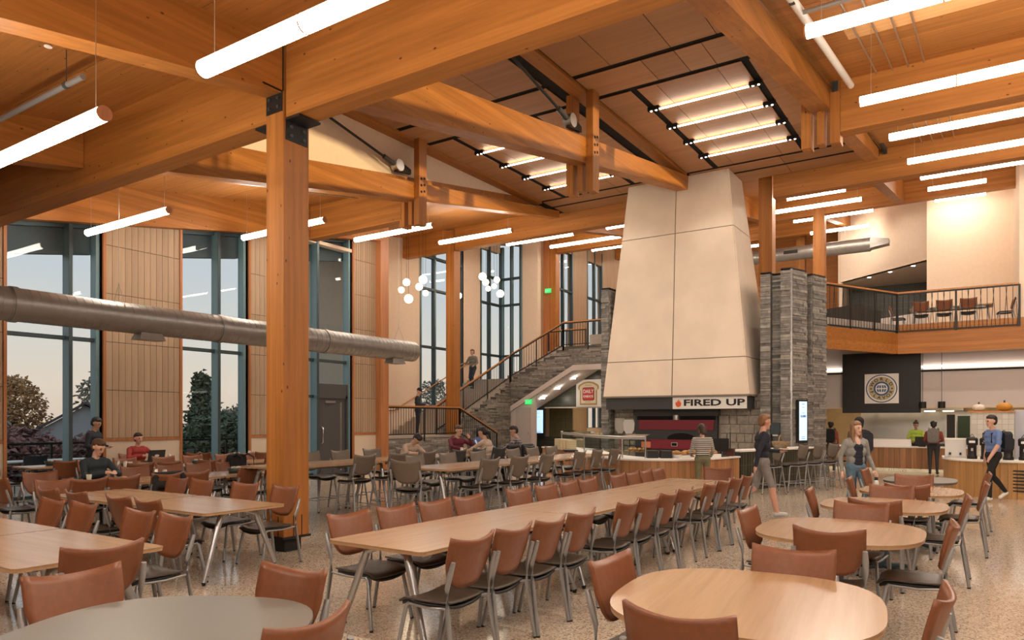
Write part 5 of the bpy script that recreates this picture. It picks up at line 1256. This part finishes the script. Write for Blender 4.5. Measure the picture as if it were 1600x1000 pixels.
person('man in black cap and navy suit standing on the stair landing', (20.1, 17.35, 1.08), FR, 1.76, navy, navy, (.60, .38, .28), (.012, .012, .014), 'cap', None, .04, None, [((-.25, .05, 1.14), (-.2, .28, 1.12)), ((.25, .03, 1.14), (.2, .27, 1.08))], (0, .25))
person('man in sage shirt and jeans walking down the stairs', (25.95, 19.15, 3.03), PI/2, 1.80, sage, dkjeans, (.60, .36, .26), (.16, .07, .035), 'short', None, .04, [((-.09, .16, .53), (-.10, .12, .10)), ((.09, .10, .50), (.10, -.05, .22))], [((-.26, .02, 1.14), (-.24, .24, 1.02)), ((.30, .08, 1.14), (.36, .26, 1.10))], (-.3, .1))
person('dark haired student bent over the far side of high table', (11.6, 10.38, 0), PI, 1.72, cream, black, (.52, .32, .22), (.012, .01, .01), 'short', .64, .62, None, [((-.27, .30, 1.0), (-.1, .5, .97), (0, .6, .96)), ((.27, .30, 1.0), (.1, .5, .97), (0, .6, .96))], (0, .5), vox=.013)
person('person in maroon hoodie drinking at the high table', (13.45, 10.40, 0), PI-.35, 1.76, maroon, dkjeans, (.62, .37, .27), (.09, .05, .03), 'short', .64, .18, None, [((-.30, .22, 1.06), (-.12, .36, 1.22), (-.06, .36, 1.32)), ((.28, .22, 1.04), (.1, .45, .98), (0, .55, .98))], (.3, .1), hood=True, vox=.013)
person('smiling woman with black hair in blue jacket at high table', (14.35, 10.36, 0), PI-.1, 1.66, blu, dkjeans, (.32, .17, .11), (.01, .009, .009), 'bob', .64, .10, None, [((-.27, .22, 1.04), (-.1, .45, .98), (0, .55, .97)), ((.27, .22, 1.04), (.1, .45, .98), (0, .55, .97))], (.3, 0), vox=.013)
person('woman in cream sweater with dark ponytail seen from behind', (12.78, 9.06, 0), .12, 1.72, cream, dkjeans, (.55, .34, .24), (.012, .01, .009), 'pony', .64, .22, None, [((-.27, .22, 1.05), (-.1, .45, .98), (0, .55, .97)), ((.27, .22, 1.05), (.1, .45, .98), (0, .55, .97))], (.2, .15), vox=.013)
person('man in plaid shirt seen from behind at the high table', (14.05, 9.06, 0), .45, 1.76, striped('plaid_shirt', (.05, .06, .10), (.50, .36, .32), 115, True), black, (.50, .30, .21), (.02, .012, .01), 'short', .64, .22, None, [((-.28, .22, 1.06), (-.1, .45, .98), (0, .55, .97)), ((.28, .22, 1.06), (.1, .45, .98), (0, .55, .97))], (.5, .15), vox=.013)
person('woman in striped top and olive trousers standing at food counter', (14.66, 4.88, 0), FA, 1.60, striped('striped_top', (.60, .57, .52), (.03, .03, .035), 150), olive, (.60, .38, .28), (.045, .025, .016), 'bob', None, .08, None, [((-.25, .04, 1.08), (-.2, .22, 1.0), (-.15, .3, .98)), ((.26, .06, 1.10), (.25, .24, .98), (.24, .32, .96))], (.1, .3))
person('young man in navy top and grey shorts striding right', (12.63, 3.17, 0), FR, 1.78, navy, greysh, (.62, .34, .25), (.22, .11, .05), 'short', None, .06, [((-.09, -.08, .50), (-.09, -.42, .26), (-.09, -.33, .13)), ((.09, .14, .52), (.09, .22, .10), (.10, .37, .06))], [((-.25, .08, 1.13), (-.18, .36, 1.10), (-.16, .44, 1.11)), ((.28, -.14, 1.14), (.29, -.20, .88))], (0, .05), (.5, .5, .5), short_pants=True)
person('long haired woman in grey hoodie and jeans carrying white bottle', (13.15, 1.78, 0), math.radians(133), 1.66, heather, jeans, (.68, .42, .32), (.24, .13, .065), 'long', None, .03, [((-.09, .16, .50), (-.09, .10, .10)), ((.09, .02, .49), (.09, -.16, .13), (.1, -.06, .04))], [((-.27, -.02, 1.12), (-.30, .10, .88)), ((.27, -.03, 1.12), (.30, .06, .87))], (.2, 0), (.6, .6, .6), inner=navy)
person('person in black hoodie walking behind the woman with bottle', (18.7, 2.45, 0), FA-.3, 1.74, black, dkjeans, (.40, .24, .17), (.012, .012, .013), 'hood', None, .03, vox=.013)
person('student with black backpack standing left at serving counter', (25.1, 4.12, 0), -PI/2, 1.60, rust, khaki, (.50, .30, .22), (.012, .01, .01), 'curly', None, .03, vox=.015)
person('student in rust shirt with grey backpack at serving counter', (25.2, 1.25, 0), -PI/2, 1.62, rust, cloth('charcoal_trousers', (.04, .042, .045)), (.34, .19, .13), (.01, .009, .009), 'curly', None, .06, None, [((-.26, .05, 1.12), (-.16, .26, 1.08)), ((.26, .05, 1.12), (.16, .26, 1.08))], (0, .2), wide=1.06, vox=.015)
person('cook in lime green shirt behind the serving counter', (27.35, 1.86, 0), PI/2, 1.62, lime, black, (.36, .20, .13), (.03, .015, .012), 'bun', None, .06, None, [((-.26, .06, 1.10), (-.12, .28, 1.02)), ((.26, .06, 1.10), (.12, .28, 1.02))], (-.4, .15), sleeve='short', vox=.015)
person('young man in blue tee walking left at the right edge', (17.6, -.18, 0), math.radians(33.3), 1.78, tee, black, (.60, .36, .26), (.02, .016, .014), 'short', None, .05, [((-.09, .16, .51), (-.09, .14, .10)), ((.09, -.04, .50), (.09, -.30, .20), (.1, -.20, .07))], [((-.26, .08, 1.14), (-.25, .22, .92)), ((.27, -.06, 1.12), (.28, -.02, .86))], (0, .05), (.7, .68, .64), sleeve='short')
# what they carry
def backpack(label, loc, rz, mat, w=.30, h=.44, d_=.16):
    t = thing('backpack', label, 'backpack', loc, rz, 'backpacks')
    MB().prism(rounded(w/2, h/2, .09), -d_/2, d_/2, Matrix.Rotation(PI/2, 4, 'X')).build('main_bag', mat, t)
    MB().prism(rounded(w*.38, h*.24, .05), -.03, .03, Matrix.Translation((0, -d_/2-.02, -h*.18)) @ Matrix.Rotation(PI/2, 4, 'X')).build('front_pocket', mat, t)
    for s in (-1, 1): MB().tube([(s*.10, d_/2, h*.42), (s*.12, d_/2+.10, h*.52), (s*.13, d_/2+.26, h*.40), (s*.14, d_/2+.27, h*.0), (s*.12, d_/2, -h*.38)], .016, 6).build('shoulder_strap', mat, t)
    MB().tube([(-.04, 0, h*.5), (0, 0, h*.56), (.04, 0, h*.5)], .008, 6).build('grab_loop', m_black, t)
    return t
backpack('grey backpack on the student in rust shirt', (25.0, 1.25, 1.18), -PI/2, cloth('grey_canvas', (.20, .19, .17)))
backpack('black backpack on the student left at serving counter', (24.9, 4.12, 1.15), -PI/2, black)
backpack('dark backpack on the person in black hoodie', (18.55, 2.30, 1.15), FA-.3, navy, .32, .46)
backpack('dark navy backpack on the young man in blue tee', (17.75, -.36, 1.22), math.radians(33.3), navy, .30, .42)
bt = thing('water_bottle', 'white water bottle with black lid in the woman\'s hand', 'bottle', (13.27, 1.48, .43))
MB().lathe((0, 0, 0), [(.0, 0), (.038, 0), (.040, .02), (.040, .20), (.030, .235), (.024, .24)], 16).build('body', m_wpaint, bt); MB().lathe((0, 0, 0), [(.026, .235), (.028, .245), (.028, .285), (0, .285)], 14).build('lid', m_black, bt); MB().tube([(-.02, 0, .28), (0, 0, .33), (.02, 0, .28)], .007, 6).build('carry_loop', m_black, bt)
# ================================================================== LAMPS, DUCTS, PIPES
def tube_lamp(x, y0, y1, z, label, r=.068, seg=1.2):
    y0, y1 = min(y0, y1), max(y0, y1); n = max(1, round((y1-y0)/seg)); s = (y1-y0)/n
    t = thing('tube_lamp', label, 'lamp', (x, (y0+y1)/2, z), 0, 'suspended linear tube lamps'); h = (y1-y0)/2
    for k in range(n):
        a_, b_ = -h+k*s+.008, -h+(k+1)*s-.008; nn = 24; V = []; F = []; MI = []
        for i in range(nn):
            g = 2*PI*(i+.5)/nn; V += [(r*math.cos(g), a_, r*math.sin(g)), (r*math.cos(g), b_, r*math.sin(g))]
        tb_ = MB()
        for i in range(nn):
            j = (i+1) % nn; up_ = math.sin(2*PI*(i+1)/nn) > .62
            tb_.add([V[2*i], V[2*j], V[2*j+1], V[2*i+1]], [(0, 1, 2, 3)], False, 1 if up_ else 0)
        tb_.build('tube', [m_tube, m_tubetop], t)
        if k: MB().cyl((0, -h+k*s-.008, 0), (0, -h+k*s+.008, 0), r*1.02, n=20, cap=False).build('joint_ring', m_trimw, t)
    for sg_ in (-1, 1): MB().cyl((0, sg_*h-.01, 0), (0, sg_*h+.01, 0), r*1.02, n=20).build('end_cap', m_trimw, t)
    top = zD(x)-z
    for sg_ in (-1, 1): MB().cyl((0, sg_*(h-.15), r*.9), (0, sg_*(h-.15), top), .0035, n=5, cap=False).build('hanger_wire', m_steel, t)
    return t
ROWS = [(7.7, 5.60), (11.5, 6.30), (15.4, 7.06), (19.4, 7.80), (23.6, 8.60), (27.8, 9.40), (31.9, 10.07)]
for k, (x, z) in enumerate(ROWS):
    tube_lamp(x, 12.75, 15.75 if k < 5 else 16.2, z, 'tube lamp of the window aisle, %s from the front' % ORD[k])
    if k < 5: tube_lamp(x, 1.5, -5.7, z, 'long tube lamp of the right aisle, %s from the front' % ORD[k])
    else: tube_lamp(x, 1.55, -.1, z, 'short tube lamp of the right aisle, %s from the front' % ORD[k])
for k, (x, z, a, b) in enumerate(((23.6, 8.62, 5.15, 3.45), (27.8, 9.42, 6.5, 3.55), (31.9, 10.05, 6.7, 3.65), (36, 10.45, 6.8, 4.3))):
    tube_lamp(x, a, b, z, 'tube lamp right of the hood, %s in depth' % ORD[k])
for k, (x, z) in enumerate(((23.6, 8.62), (27.8, 9.4), (31.9, 10.05), (36, 10.6), (40.2, 11.2))): tube_lamp(x, 11.4, 10.2, z, 'tube lamp left of the hood, %s in depth' % ORD[k])
for k, x in enumerate((36, 40.2)): tube_lamp(x, 13, 16.2, zD(x)-.7, '%s of the two farthest tube lamps of window aisle' % ORD[k])
tube_lamp(3.4, 6.65, 10.2, 4.45, 'large tube lamp ending near the left edge')
tube_lamp(3.4, 5.16, .4, 4.45, 'large tube lamp across the top near the column')
tube_lamp(3.4, -1.0, -6, 4.45, 'large tube lamp right of the camera')
for j, (a, b) in enumerate(((-9, -4), (-2.5, 2.5), (4, 9))): tube_lamp(-1.2, a, b, zD(-1.2)-1.3, '%s tube lamp of the row behind the camera' % ORD[j])
# ---- spiral duct along the windows
du = thing('spiral_duct', 'long round galvanised duct hanging in front of the left windows', 'duct', (0, 13.0, 3.52))
X0, X1, R = -2.0, 14.75, .272; pts = []; n = 28
mb = MB(); x = X0
while x < X1: mb.cyl((x, 0, 0), (x+.128, 0, 0), R, n=32, cap=False); mb.cyl((x+.128, 0, 0), (x+.137, 0, 0), R+.004, n=32, cap=False); x += .137
mb.build('duct_pipe', m_galv, du)
MB().cyl((X1-.01, 0, 0), (X1+.03, 0, 0), R, n=28).build('end_cap', m_galv, du)
for x in (5.2, 8.9, 11.7): MB().cyl((x-.05, 0, 0), (x+.05, 0, 0), R+.018, n=28).build('joint_band', m_galv, du)
for x in (6.9, 10.6, 14.3):
    for s in (-1, 1): MB().cyl((x, s*.25, .1), (x, 0, .62), .005, n=5, cap=False).build('hanger_wire', m_steel, du)
    MB().cyl((x, 0, .6), (x, 0, zD(x)-3.52), .005, n=5, cap=False).build('hanger_wire', m_steel, du)
for x in (7.2, 13.9): MB().hexa([(x, -.16, -R-.10), (x+.5, -.16, -R-.10), (x+.5, .16, -R-.10), (x, .16, -R-.10)], [(x+.05, -.12, -R+.03), (x+.45, -.12, -R+.03), (x+.45, .12, -R+.03), (x+.05, .12, -R+.03)]).build('diffuser_boot', m_galv, du)
du2 = thing('spiral_duct', 'round galvanised duct above the gallery pointing right', 'duct', (34, 0, 9.15))
MB().cyl((0, 9.5, 0), (0, 4.0, 0), .30, n=24).build('duct_pipe', m_galv, du2); MB().hexa([(-.24, 3.3, -.1), (.24, 3.3, -.1), (.28, 4.0, -.2), (-.28, 4.0, -.2)], [(-.2, 3.3, .12), (.2, 3.3, .12), (.25, 4.0, .25), (-.25, 4.0, .25)]).build('tapered_end', m_galv, du2)
MB().box((-.31, 6.9, -.05), (-.28, 7.5, .1)).build('grille', m_black, du2)
for y in (5, 8): MB().cyl((0, y, .3), (0, y, zD(34)-9.15), .008, n=5).build('hanger', m_steel, du2)
du3 = thing('spiral_duct', 'round duct end seen between the hood and far windows', 'duct', (36, 13.6, 9.1)); MB().cyl((-2, 0, 0), (1.5, 0, 0), .32, n=24).build('duct_pipe', m_galv, du3); MB().cyl((-2.02, 0, 0), (-2.0, 0, 0), .26, n=20).build('open_end', m_black, du3)
MB().cyl((0, 0, .3), (0, 0, zD(36)-9.1), .008, n=5).build('hanger', m_steel, du3)
# ---- pipes below the deck
def pipe(label, pts, r, group='sprinkler pipes and conduits', mat=None, clamps=()):
    o0 = Vector(pts[0]); t = thing('pipe', label, 'pipe', pts[0], 0, group)
    MB().tube([Vector(p)-o0 for p in pts], r, 10).build('pipe_run', mat or m_alu, t)
    for c_ in clamps:
        p = Vector(c_)-o0; MB().cyl(p+Vector((0, -.03, 0)), p+Vector((0, .03, 0)), r*1.25, n=10).build('clamp', m_char, t)
        MB().cyl(p+Vector((0, 0, r)), p+Vector((0, 0, zD(c_[0])-c_[2])), .006, n=5).build('hanger', m_char, t)
    return t
pipe('grey sprinkler pipe at the left edge below the deck', [(4.35, 9.0, 5.78), (4.35, 15.5, 5.78)], .035, clamps=[(4.35, 9.4, 5.78)])
pipe('thin conduit in front of the left window header', [(7.3, 14.2, zD(7.3)-.12), (14, 14.2, zD(14)-.12)], .018, mat=m_steel)
pipe('grey pipe crossing the right aisle below the deck', [(9.6, 1.9, zD(9.6)-.25), (9.6, -9, zD(9.6)-.25)], .03, clamps=[(9.6, .4, zD(9.6)-.25)])
pipe('thick pale pipe beside the right truss', [(6.4, 1.95, zD(6.4)-.2), (13.9, 1.95, zD(13.9)-.2)], .055, clamps=[(9.2, 1.95, zD(9.2)-.2)], mat=m_wpaint)
for k in range(4): pipe('%s thin steel conduit right of the right truss' % ORD[k], [(6.4, 1.55-.24*k, zD(6.4)-.07), (14.0, 1.55-.24*k, zD(14)-.07)], .014, mat=m_steel)
for k in range(4): pipe('%s thin steel conduit behind the right cross beam' % ORD[k], [(14.6, 1.35-.24*k, zD(14.6)-.07), (22.1, 1.35-.24*k, zD(22.1)-.07)], .014, mat=m_steel)
def sprinkler(label, x, y):
    t = thing('sprinkler_head', label, 'sprinkler', (x, y, zD(x)), 0, 'sprinkler heads'); MB().cyl((0, 0, -.05), (0, 0, 0), .02, n=8).build('stem', m_steel, t); MB().cyl((0, 0, -.06), (0, 0, -.05), .045, n=10).build('deflector', m_wpaint, t)
sprinkler('white sprinkler head at the left edge of the deck', 4.1, 8.2); sprinkler('white sprinkler head left of the top left beam', 4.1, 9.3); sprinkler('white sprinkler head over the right aisle', 9.9, -.2)
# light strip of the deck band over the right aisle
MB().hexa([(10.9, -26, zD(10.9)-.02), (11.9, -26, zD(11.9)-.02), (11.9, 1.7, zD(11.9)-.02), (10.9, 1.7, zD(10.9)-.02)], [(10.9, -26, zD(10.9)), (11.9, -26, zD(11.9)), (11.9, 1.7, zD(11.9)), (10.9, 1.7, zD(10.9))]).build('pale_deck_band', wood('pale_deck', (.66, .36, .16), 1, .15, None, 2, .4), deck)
# ---- globe clusters over the stair
def globes(label, c, lst):
    t = thing('globe_pendant', label, 'pendant lamp', c, 0, 'globe pendant clusters')
    for k, (dx, dy, dz, r) in enumerate(lst):
        o = MB().ball((dx, dy, dz), r, 18, 12).build('globe', m_globe, t); MB().cyl((dx, dy, dz+r*.95), (dx, dy, zD(c[0]+dx)-c[2]), .006, n=5, cap=False).build('cord', m_black, o)
globes('left globe pendant cluster over the stairs', (20.54, 17.91, 6.27), [(-0.42, 0.0, 0.5, 0.131), (-0.26, 0.4, 0.28, 0.115), (0.15, 0.4, 0.0, 0.165), (-0.08, -0.51, 0.6, 0.155), (0.11, -0.16, 0.4, 0.133), (0.51, -0.14, 0.22, 0.11)])
globes('middle globe pendant pair beside the stair column', (23.67, 18.29, 6.85), [(-0.17, -0.06, 0.52, 0.119), (0.17, 0.06, 0.0, 0.147)])
globes('right globe pendant cluster over the stairs', (25.42, 17.77, 7.17), [(-0.49, 0.11, 0.61, 0.164), (-0.13, 0.2, 0.43, 0.138), (0.21, 0.31, 0.22, 0.112), (-0.22, -0.3, 0.2, 0.109), (0.13, -0.2, 0.54, 0.131), (0.5, -0.13, 0.0, 0.161)])
# ================================================================== SMALL THINGS
m_cer = plain('dark_green_bowl', (.035, .05, .045), .4); m_cup = plain('paper_white', (.75, .70, .62), .6); m_bread = plain('baked_crust', (.50, .26, .09), .7, noise=.3, nscale=12)
def bowl(label, x, y, z, r=.13, h=.09):
    t = thing('serving_bowl', label, 'bowl', (x, y, z), 0, 'dark bowls on tables'); MB().lathe((0, 0, 0), [(0, 0), (r*.75, 0), (r, h), (r*.93, h), (r*.7, .012), (0, .012)], 18).build('bowl', m_cer, t)
    for a in range(3): MB().box((-.02+.05*math.cos(a*2.1), -.03+.05*math.sin(a*2.1), .02), (.03+.05*math.cos(a*2.1), .03+.05*math.sin(a*2.1), h+.02)).build('packet', m_cup, t)
bowl('dark bowl on the table under first window', 7.05, 15.85, .74); bowl('dark bowl on left table of the middle row', 7.55, 13.9, .74); bowl('dark bowl on middle table of the middle row', 8.85, 13.6, .74)
bowl('dark bowl on the table under second window', 11.2, 15.6, .74); bowl('dark bowl on the red man\'s table', 9.15, 15.5, .74, .10); bowl('dark bowl on right table of seated man\'s row', 7.85, 10.95, .74, .15)
def shaker(label, x, y, z, h=.12, mat=None):
    t = thing('shaker', label, 'shaker', (x, y, z), 0, 'shakers and cups on tables'); MB().lathe((0, 0, 0), [(0, 0), (.035, 0), (.035, h), (.03, h+.005)], 12).build('body', mat or m_cup, t); MB().lathe((0, 0, 0), [(.033, h), (.03, h+.025), (0, h+.028)], 12).build('cap', m_steel, t)
shaker('white shaker on middle table of seated man\'s row', 6.45, 10.80, .74); shaker('steel shaker on middle table of seated man\'s row', 6.36, 10.90, .74, .13, m_steel); shaker('white shaker on left table of middle row', 7.35, 13.62, .74); shaker('steel shaker on left table of middle row', 7.28, 13.75, .74, .12, m_steel)
shaker('white shaker on the red man\'s table', 9.32, 15.42, .74); shaker('white shaker on table under second window', 11.5, 15.5, .74)
cupd = thing('drinking_glass', 'clear glass of pale drink beside the seated man', 'glass', (5.50, 11.2, .74)); MB().lathe((0, 0, 0), [(0, 0), (.032, 0), (.042, .15), (.039, .15), (.030, .008), (0, .008)], 16).build('glass', m_clear, cupd); MB().lathe((0, 0, 0), [(0, .009), (.030, .009), (.037, .11), (0, .11)], 16).build('drink', m_cup, cupd)
tr = thing('food_tray', 'brown tray with food in front of seated man', 'tray', (5.95, 11.1, .74), .2); MB().prism(rounded(.22, .16, .03), 0, .012).build('tray', m_plyedge, tr); MB().lathe((.02, 0, .012), [(0, 0), (.09, 0), (.12, .018), (.10, .02), (0, .008)], 18).build('plate', m_wpaint, tr); MB().ball((.02, 0, .035), .045, 10, 8, (1.2, 1, .6)).build('sandwich', m_bread, tr)
lp = thing('laptop', 'black laptop with white emblem in front of man in red', 'laptop', (8.93, 15.55, .74), PI); MB().box((-.19, -.02, 0), (.19, .24, .018)).build('base', m_black, lp); MB().hexa([(-.19, .25, .01), (.19, .25, .01), (.19, .262, .01), (-.19, .262, .01)], [(-.19, .31, .26), (.19, .31, .26), (.19, .322, .26), (-.19, .322, .26)]).build('lid', m_char, lp)
MB().prism(superell(.05, .028), 0, .002, Matrix.Translation((0, .298, .135)) @ Matrix.Rotation(PI/2-.235, 4, 'X') @ Matrix.Rotation(PI, 4, 'Y')).build('emblem', m_wpaint, lp)
def jacket(label, x, y, z, rz, mat):
    t = thing('draped_jacket', label, 'jacket', (x, y, z), rz, 'coats and bags on chairs'); mb_ = MB(); rg = random.Random(int(x*10))
    cap_mesh(mb_, (-.2, 0, .40), (.2, 0, .40), .05, .05); cap_mesh(mb_, (-.17, -.06, .12), (.17, -.06, .14), .055, .06); cap_mesh(mb_, (-.18, -.05, .26), (.18, -.05, .27), .055, .05)
    for s in (-1, 1): cap_mesh(mb_, (s*.22, -.02, .36), (s*.25, -.06, .02), .045, .035)
    me = remesh(mb_, .016, 3); me.materials.append(mat); o = bpy.data.objects.new('cloth', me); COL.objects.link(o); o.parent = t
    MB().tube([(-.06, -.11, .05), (0, -.125, .2), (.0, -.11, .36)], .006, 5).build('zip', m_steel, t)
jacket('black jacket draped over a stool behind the cream sweater', 13.45, 8.80, .66, 0, black); jacket('black coat lying over a chair in the seated man\'s row', 6.08, 10.08, .46, 0, black); jacket('black jacket hung on plaid man\'s stool', 14.05, 8.80, .66, 0, black)
bk = backpack('black backpack hung on a chair left of the timber column', (8.6, 11.98, .78), PI, black, .34, .46); 
# high table clutter
for k, (x, y) in enumerate(((13.2, 9.75), (13.9, 9.7), (12.6, 9.6))): shaker(('white cup before the maroon hoodie', 'white cup before the woman in blue', 'white cup before the cream sweater')[k], x, y, .92, .11)
pp = thing('paper_sheet', 'white paper held up at the group\'s table', 'paper', (13.75, 9.95, .92), .5); MB().hexa([(-.11, 0, .0), (.11, 0, .0), (.11, .003, .0), (-.11, .003, .0)], [(-.11, .10, .27), (.11, .10, .27), (.11, .103, .27), (-.11, .103, .27)]).build('sheet', plain('pale_page', (.66, .76, .74), .7), pp); MB().box((-.06, .04, .10), (.06, .043, .13)).build('print', m_navy, pp)
# food counter
for k in range(5):
    t = thing('takeout_stack', 'pale stack of takeout boxes, %s from left on the counter' % ORD[k], 'boxes', (18.35-.25*k, 10.35-.24*k+.05, .82), .75, 'stacks of takeout boxes'); MB().box((-.11, -.11, 0), (.11, .11, .29)).build('box_pile', plain('pale_cream_board', (.68, .60, .40), .7), t)
    for j in range(4): MB().box((-.113, -.113, .05+.06*j), (.113, .113, .054+.06*j)).build('lid_edge', m_plyedge, t)
bl = thing('black_tray', 'wide black tray on the food counter below the guard', 'tray', (16.75, 9.15, .82), .6); MB().prism(rounded(.30, .18, .08), 0, .05).build('tray', m_black, bl); MB().prism(rounded(.28, .16, .07), .05, .055).build('inset', m_char, bl)
for k, (x, y) in enumerate(((15.05, 6.15), (15.16, 5.88))):
    t = thing('black_bin', ('left', 'right')[k]+' black cutlery bin on the food counter', 'bin', (x, y, .82), .5, 'black counter bins'); MB().box((-.15, -.12, 0), (.15, .12, .17)).build('bin', m_black, t); MB().box((-.155, -.125, .15), (.155, .125, .165)).build('rim', m_char, t)
cd = thing('orange_card', 'small orange notice card above the black bins', 'sign', (15.0, 6.28, 1.05), 0); MB().box((-.004, -.11, 0), (.004, .11, .13)).build('card', plain('orange_card', (.75, .25, .13), .7), cd); MB().cyl((0, 0, -.23), (0, 0, 0), .008, n=6).build('stand', m_steel, cd)
def basket(label, x, y, z, rz, n, w=.34, d_=.2):
    t = thing('bread_basket', label, 'basket', (x, y, z), rz, 'bread baskets'); MB().prism(rounded(w, d_, .05), 0, .07).build('basket', m_wpaint, t); rg = random.Random(n)
    for k in range(n): a, b = rg.uniform(-w*.8, w*.8), rg.uniform(-d_*.7, d_*.7); MB().ball((a, b, .08+rg.uniform(0, .07)), .06, 10, 8, (1.3, .8, .7)).build('bread_roll', m_bread, t)
basket('basket of bread rolls left of the striped woman', 15.42, 5.50, .82, -.6, 22); basket('basket of bread rolls right of the striped woman', 16.05, 5.22, .82, -.3, 14, .26)
rg_ = thing('cash_register', 'black register screen on the food counter', 'register', (16.45, 5.05, .82), -.3); MB().box((-.03, -.22, .12), (.0, .22, .42)).build('screen', m_black, rg_); MB().cyl((0, 0, 0), (0, 0, .14), .03, n=8).build('stand', m_black, rg_); MB().box((-.12, -.15, 0), (.12, .15, .02)).build('foot', m_black, rg_)
bx = thing('tip_box', 'dark red wooden box at counter end', 'box', (16.75, 4.92, .82), 0); MB().box((-.08, -.09, 0), (.08, .09, .18)).build('box', plain('dark_cherry_wood', (.08, .02, .012), .5), bx); MB().cyl((0, 0, .18), (0, 0, .55), .012, n=6).build('stick', m_black, bx)
rk = thing('wire_rack', 'black wire rack beside the oven', 'rack', (17.9, 7.75, .82+0), 0)
wt = thing('prep_table', 'steel prep table in front of the oven', 'table', (18.2, 7.9, 0)); MB().box((-.35, -1.4, .80), (.35, 1.4, .82)).build('tabletop', m_oak, wt)
for sx in (-1, 1):
    for sy in (-1, 1): MB().cyl((sx*.3, sy*1.3, 0), (sx*.3, sy*1.3, .8), .025, n=8).build('leg', m_steel, wt)
for p_, q_ in (((-.2, -.3, 0), (-.2, -.3, .3)), ((.2, -.3, 0), (.2, -.3, .3)), ((-.2, .3, 0), (-.2, .3, .3)), ((.2, .3, 0), (.2, .3, .3)), ((-.2, -.3, .3), (-.2, .3, .3)), ((.2, -.3, .3), (.2, .3, .3)), ((-.2, -.3, .15), (-.2, .3, .15))): MB().cyl(p_, q_, .012, n=6).build('wire', m_black, rk)
for j in range(4): MB().ball((0, -.2+.13*j, .05), .06, 10, 8, (1.2, 1, .8)).build('loaf', m_bread, rk)
# bar: basket and dispenser
bs = thing('wicker_basket', 'round wicker basket standing on the bar counter', 'basket', (18.9, 4.28, .95), 0); MB().lathe((0, 0, 0), [(0, 0), (.14, 0), (.20, .08), (.22, .17), (.20, .17), (.13, .02), (0, .02)], 20).build('weave', plain('wicker', (.25, .17, .09), .8, noise=.4, nscale=40), bs); MB().tube([(-.2*math.cos(a), 0, .15+.17*math.sin(a)) for a in [PI*i/10 for i in range(11)]], .014, 6).build('handle', plain('wicker_light', (.36, .25, .14), .8), bs)
td = thing('towel_dispenser', 'dark towel dispenser on the stone pier', 'dispenser', (20.08, 4.66, 1.33)); MB().prism(rounded(.11, .16, .03), 0, .14, face_mx((0, 0, .1))).build('case', plain('dark_slate_plastic', (.03, .045, .055), .4), td); MB().box((-.12, -.07, -.10), (-.10, .07, -.04)).build('paper', m_wpaint, td)
# serving counter
sh = thing('serving_shield', 'white low shield on the serving counter', 'shield', (26.3, 2.55, .80)); MB().hexa([(0, -.62, 0), (.3, -.62, 0), (.3, .62, 0), (0, .62, 0)], [(.1, -.6, .22), (.3, -.6, .22), (.3, .6, .22), (.1, .6, .22)]).build('shield', m_wpaint, sh); MB().box((.1, -.6, .22), (.3, .6, .235)).build('top_edge', m_grayw, sh)
cr2 = thing('cash_register', 'black register on the serving counter before the cook', 'register', (26.35, 1.62, .80)); MB().box((-.02, -.2, .05), (.02, .2, .32)).build('screen', m_black, cr2); MB().box((-.08, -.1, 0), (.08, .1, .05)).build('foot', m_black, cr2)
for k, y in enumerate((1.70, 1.15)):
    t = thing('heat_lamp', ('left', 'right')[k]+' black heat lamp hanging over the serving counter', 'lamp', (27.9, y, 2.05), 0, 'black heat lamps'); MB().cyl((0, 0, 0), (0, 0, .22), .11, n=14).build('shade', m_black, t); MB().cyl((0, 0, .2), (0, 0, 2.45), .008, n=5).build('cord', m_black, t)
for k, (x, y) in enumerate(((18.95, .20), (18.85, -.05), (18.80, -.46), (18.85, -.74))):
    t = thing('coffee_urn', '%s black coffee urn from the left on the beverage counter' % ORD[k], 'urn', (x, y, .80), 0, 'black coffee urns'); MB().lathe((0, 0, 0), [(0, 0), (.10, 0), (.10, .06), (.085, .07), (.085, .30), (.11, .31), (.115, .44), (.09, .47), (.03, .48), (0, .50)], 18).build('urn', m_black, t)
    MB().box((-.14, -.02, .18), (-.09, .02, .24)).build('tap', m_steel, t); MB().prism(rounded(.06, .025, .01), 0, .004, face_mx((-.117, 0, .38))).build('label', m_wpaint, t); MB().tube([(0, -.05, .47), (0, 0, .55), (0, .05, .47)], .01, 6).build('handle', m_black, t)
dp = thing('juice_dispenser', 'clear drink dispenser at left end of beverage counter', 'dispenser', (19.15, .52, .80)); MB().box((-.14, -.20, .05), (.14, .20, .42)).build('tank', plain('frosted_plastic', (.62, .62, .60), .35), dp); MB().box((-.15, -.21, .0), (.15, .21, .05)).build('base', m_steel, dp); MB().box((-.15, -.21, .42), (.15, .21, .45)).build('lid', m_wpaint, dp)
for s in (-.1, .1): MB().box((-.19, s-.02, .08), (-.14, s+.02, .13)).build('tap', m_black, dp)
# bakery counter
for k in range(4):
    t = thing('glass_jar', '%s glass jar on the bakery counter sill' % ORD[k], 'jar', (29.56, 16.6-.5*k, .85), 0, 'jars on the bakery sill'); MB().lathe((0, 0, 0), [(0, 0), (.09, 0), (.09, .2), (.06, .24)], 14).build('jar', m_clear, t); MB().lathe((0, 0, 0), [(.065, .23), (.065, .27), (0, .28)], 14).build('lid', m_wpaint, t)
wpn = thing('white_plate', 'pizza slice on plate in walking man\'s hand', 'plate', (13.03, 2.85, 1.15), 0); MB().lathe((0, 0, 0), [(0, 0), (.09, .0), (.13, .015), (.12, .02), (0, .008)], 18).build('plate', m_cup, wpn); MB().prism([(-.08, -.05), (.09, 0), (-.08, .05)], .01, .025).build('slice', m_bread, wpn)
